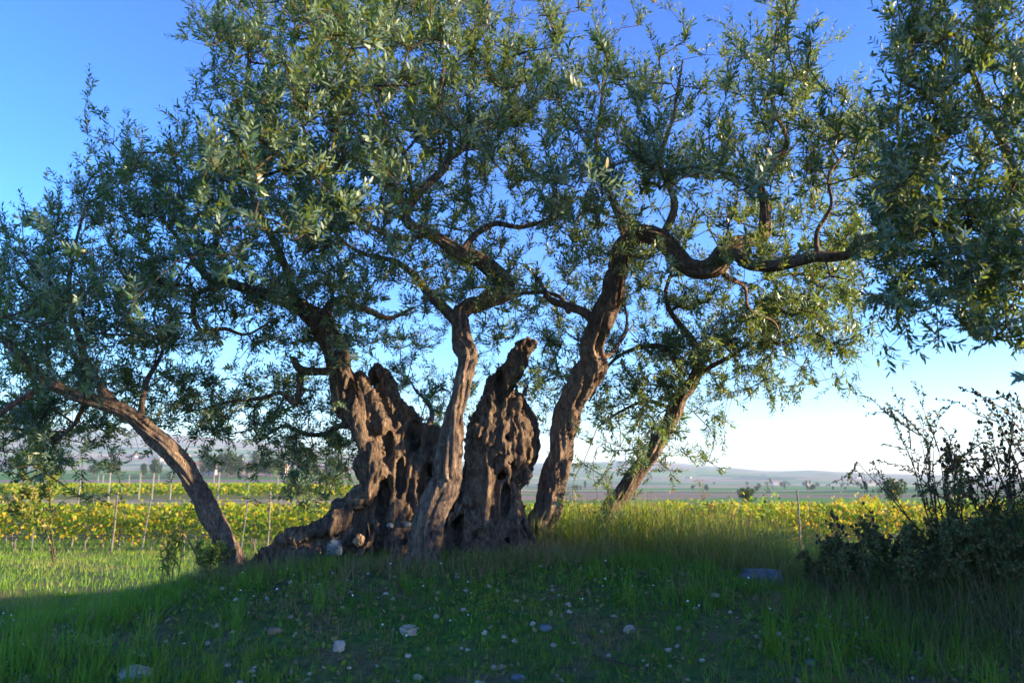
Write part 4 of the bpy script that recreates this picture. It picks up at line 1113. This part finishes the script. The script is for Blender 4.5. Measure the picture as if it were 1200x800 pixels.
for (px_, lab, m_, tl) in [(5, 'dark wooden vineyard post at the far left edge', pm_w, 0), (54, 'tall metal vineyard post, second from the left edge', pm_m, .01), (145, 'reddish wooden vineyard post with a vine twining on it', pm_w, .01), (179, 'slanting metal vineyard post left of the bowed trunk', pm_m, .10),
      (322, 'weathered thick wooden post just right of the bowed trunk', pm_w, 0), (928, 'lone dark wooden post standing above the vines near the bank', pm_w, 0), (292, 'thin metal post by the bowed trunk, leaning', pm_m, .08), (452, 'metal vineyard post behind the old trunk', pm_m, 0), (760, 'metal vineyard post beyond the leaning stem', pm_m, 0.02)]:
    d = 24.2; place('vineyard_post', m_, (px_ - 600) / F_PX * d, d, lab, 'post', tilt=tl)
for ri, (yr, nm) in enumerate(ROWS[1:]):
    for x_ in np.arange(-.66 * yr, .66 * yr, 5.1):
        place('vineyard_post', pm_m, x_ + random.uniform(-.3, .3), yr - .05 + .012 * x_, f'slim metal trellis post in the {nm} row of the vineyard', 'post', f'trellis posts of the {nm} row')
for ri, (yr, nm) in enumerate(ROWS):
    root = thing('trellis_wires', f'pair of thin trellis wires along the {nm} vine row', 'wire', (0, yr, float(H(0, yr))))
    for hz in (.85, 1.15):
        xx = np.linspace(-.68 * yr, .68 * yr, 60)
        A_ = np.stack([xx, yr + .012 * xx, H(xx, np.full(60, yr)) + hz], -1)
        V, Q = prisms(A_[:-1], A_[1:], np.full(59, .003), np.full(59, .003), 4)
        link('wire', mk_mesh('wire', V, [Q], M_METAL), root)

# second vineyard with pale concrete posts, and its pole tops
cp_ = box_mesh('concrete_post', .08, .08, 2.1, M_CONC, .01)
for k, (px_, d) in enumerate([(38, 62), (47, 70), (102, 58), (128, 80), (136, 60), (122, 90), (171, 64), (186, 66), (192, 90), (207, 64), (262, 62), (256, 75), (296, 68), (68, 75), (158, 84), (24, 80), (330, 74)]):
    place('concrete_post', cp_, (px_ - 600) / F_PX * d, d, 'pale concrete post in the far vineyard at left, beyond the dirt track', 'post', 'pale posts beyond the track')
n_ = 9000
x = rng.uniform(-52, -12, n_); yy = np.repeat(np.arange(67, 103, 3.6), n_ // 10 + 1)[:n_]
C = np.stack([x, yy + rng.normal(0, .25, n_), H(x, yy) + rng.uniform(.3, 1.2, n_)], -1)
V, F, R = vine_leaf_mesh(C, rng.uniform(.12, .2, n_), rng, .45)
link('far_vineyard', mk_mesh('far_vineyard', V, F, M_VINE, R), label='small green gold vine rows beyond the dirt track at left', cat='vineyard', kind='stuff')

# ------------------------------------------------------------------ far trees and houses
def crown_mesh(g, R_, Hh, n_, size, lift=.25):
    lobes = norm(g.normal(0, 1, (7, 3))) * np.array([R_ * .5, R_ * .5, Hh * .25]) + np.array([0, 0, Hh * (.5 + lift / 2)])
    li = g.integers(0, 7, n_); C = lobes[li] + norm(g.normal(0, 1, (n_, 3))) * g.uniform(.55, 1, n_)[:, None] * np.array([R_ * .6, R_ * .6, Hh * .28])
    nn = norm(g.normal(0, 1, (n_, 3))); s1 = norm(np.cross(nn, g.normal(0, 1, (n_, 3)))); s2 = np.cross(nn, s1); sz = size * g.uniform(.6, 1.3, n_)[:, None]
    V = np.stack([C + s1 * sz, C + s2 * sz * .7, C - s1 * sz, C - s2 * sz * .7], 1).reshape(-1, 3)
    return mk_mesh('crown', V, [(np.arange(n_) * 4)[:, None] + np.arange(4)[None]], M_FARLEAF, np.repeat(g.random(n_), 4))
fv = []
for v in range(4):
    g = np.random.default_rng(200 + v)
    cm = crown_mesh(g, [3.2, 2.4, 4.0, 2.0][v], [7, 8, 8, 10][v], 900, .35)
    V, Q, T3 = tube([(0, 0, -.5, .3), (.1, 0, 2, .22), (0, .1, 5, .1)], 8, .3, .2, .2, 0, v)
    fv.append((mk_mesh('trunk', V, [Q, T3], M_TWIG, smooth=True), cm))
def far_tree(x_, y_, s, v, label, group):
    root = thing('far_tree', label, 'tree', (x_, y_, float(H(x_, y_))), group); root.scale = (s, s, s * random.uniform(.85, 1.1)); root.rotation_euler = (0, 0, random.uniform(0, 6))
    for nme, mm in zip(('trunk', 'crown'), fv[v]):
        c = bpy.data.objects.new(nme, mm); COL.objects.link(c); c.parent = root
for k in range(46):
    px_ = random.choice([random.gauss(315, 22), random.uniform(230, 430), random.uniform(90, 300), random.gauss(350, 40)]); d = random.uniform(300, 430)
    far_tree((px_ - 600) / F_PX * d, d, random.uniform(.5, 1.2), random.randrange(4), 'dark bluish tree in the wooded clump on the plain at left', 'trees on the plain at left')
for k in range(70):
    px_ = random.choice([random.gauss(910, 30), random.uniform(760, 1060), random.uniform(780, 1060), random.gauss(980, 30), random.uniform(560, 700)]); d = random.uniform(420, 1400)
    far_tree((px_ - 600) / F_PX * d, d, random.uniform(.22, .55) * (1 + d / 2500), random.randrange(4), 'small hazy tree among the far fields at right', 'trees in the far fields at right')
for (px_, d, s, lab) in [(355, 60, .35, 'rounded brown bush beside the dirt track'), (870, 80, .28, 'low bush at the edge of the vineyard right of the leaning stem'), (1040, 70, .32, 'dark round bush behind the vines near the bank'), (395, 70, .25, 'small green bush beyond the vines left of the old trunk')]:
    far_tree((px_ - 600) / F_PX * d, d, s, 0, lab, None)

def house(x_, y_, w, dd, h, label, group=None, rot=0):
    root = thing('farm_house', label, 'house', (x_, y_, float(H(x_, y_)) - .3), group); root.rotation_euler = (0, 0, rot)
    c = link('wall', box_mesh('wall', w, dd, h, M_WALL, 0), root, loc=(0, 0, 0))
    rh = h * .35; e = .3
    V = [(-w/2-e, -dd/2-e, h+.003), (w/2+e, -dd/2-e, h+.003), (w/2+e, dd/2+e, h+.003), (-w/2-e, dd/2+e, h+.003), (-w/2-e, 0, h+rh), (w/2+e, 0, h+rh)]
    me = bpy.data.meshes.new('roof'); me.from_pydata(V, [], [(0, 1, 5, 4), (2, 3, 4, 5), (0, 4, 3), (1, 2, 5), (3, 2, 1, 0)]); me.materials.append(M_ROOF)
    link('roof', me, root, loc=(0, 0, 0))
    nwin = max(2, int(w / 3.5))
    wm = box_mesh('window', 1.1, .12, 1.3, M_WIN, 0)
    for i in range(nwin):
        link('window', wm, root, loc=(-w / 2 + (i + .5) * w / nwin, -dd / 2 - .03, h * .45))
    link('chimney', box_mesh('chimney', .6, .6, 1.2, M_WALL, 0), root, loc=(w * .25, dd * .2, h + rh * .3))
house(-150, 395, 12, 8, 5, 'red roofed pale farmhouse on the plain just right of the bowed trunk')
house(-127, 400, 16, 8, 4.5, 'long white farm building right of the red roofed farmhouse')
house(-112, 385, 9, 7, 4, 'small white shed at the right end of the farm group')
for k in range(11):
    px_ = random.uniform(130, 330); d = random.uniform(1500, 2100)
    house((px_ - 600) / F_PX * d, d, random.uniform(9, 17), random.uniform(8, 12), random.uniform(5, 9), 'tiny pale house of the hillside town at left', 'hillside town houses at left', random.uniform(-.5, .5))
for k in range(7):
    px_ = random.uniform(780, 1050); d = random.uniform(1300, 2100)
    house((px_ - 600) / F_PX * d, d, random.uniform(9, 18), random.uniform(8, 12), random.uniform(4, 6), 'tiny pale farmhouse in the hazy fields at right', 'far farmhouses at right', random.uniform(-.5, .5))

# young olive lit behind the left crown
def back_olive(px_, d, H_, label, s):
    x_ = (px_ - 600) / F_PX * d
    bush('olive_tree', label, 'tree', (x_, d, None), H_, .45, 2, s, 4.5, False, .10, mat=M_TALL)
back_olive(85, 19.0, 2.9, 'young sunlit yellow green olive behind the drooping crown at left', 301)

# ------------------------------------------------------------------ haze
def haze():
    x0, x1, y0, y1, z0, z1 = -6200, 6200, -80, 6600, -3.0, 300.0
    V = [(x, y, z) for z in (z0, z1) for y in (y0, y1) for x in (x0, x1)]
    F = [(0, 2, 3, 1), (4, 5, 7, 6), (0, 1, 5, 4), (2, 6, 7, 3), (0, 4, 6, 2), (1, 3, 7, 5)]
    me = bpy.data.meshes.new('haze'); me.from_pydata(V, [], F)
    m, n, out = new_mat('haze_air')
    v = n.nodes.new('ShaderNodeVolumePrincipled'); v.inputs['Color'].default_value = (0.68, 0.82, 1.0, 1); v.inputs['Density'].default_value = HAZE; v.inputs['Anisotropy'].default_value = 0.0
    n.links.new(v.outputs[0], out.inputs['Volume']); me.materials.append(m)
    link('haze', me, kind='stuff')
HAZE = 0.00019
haze()
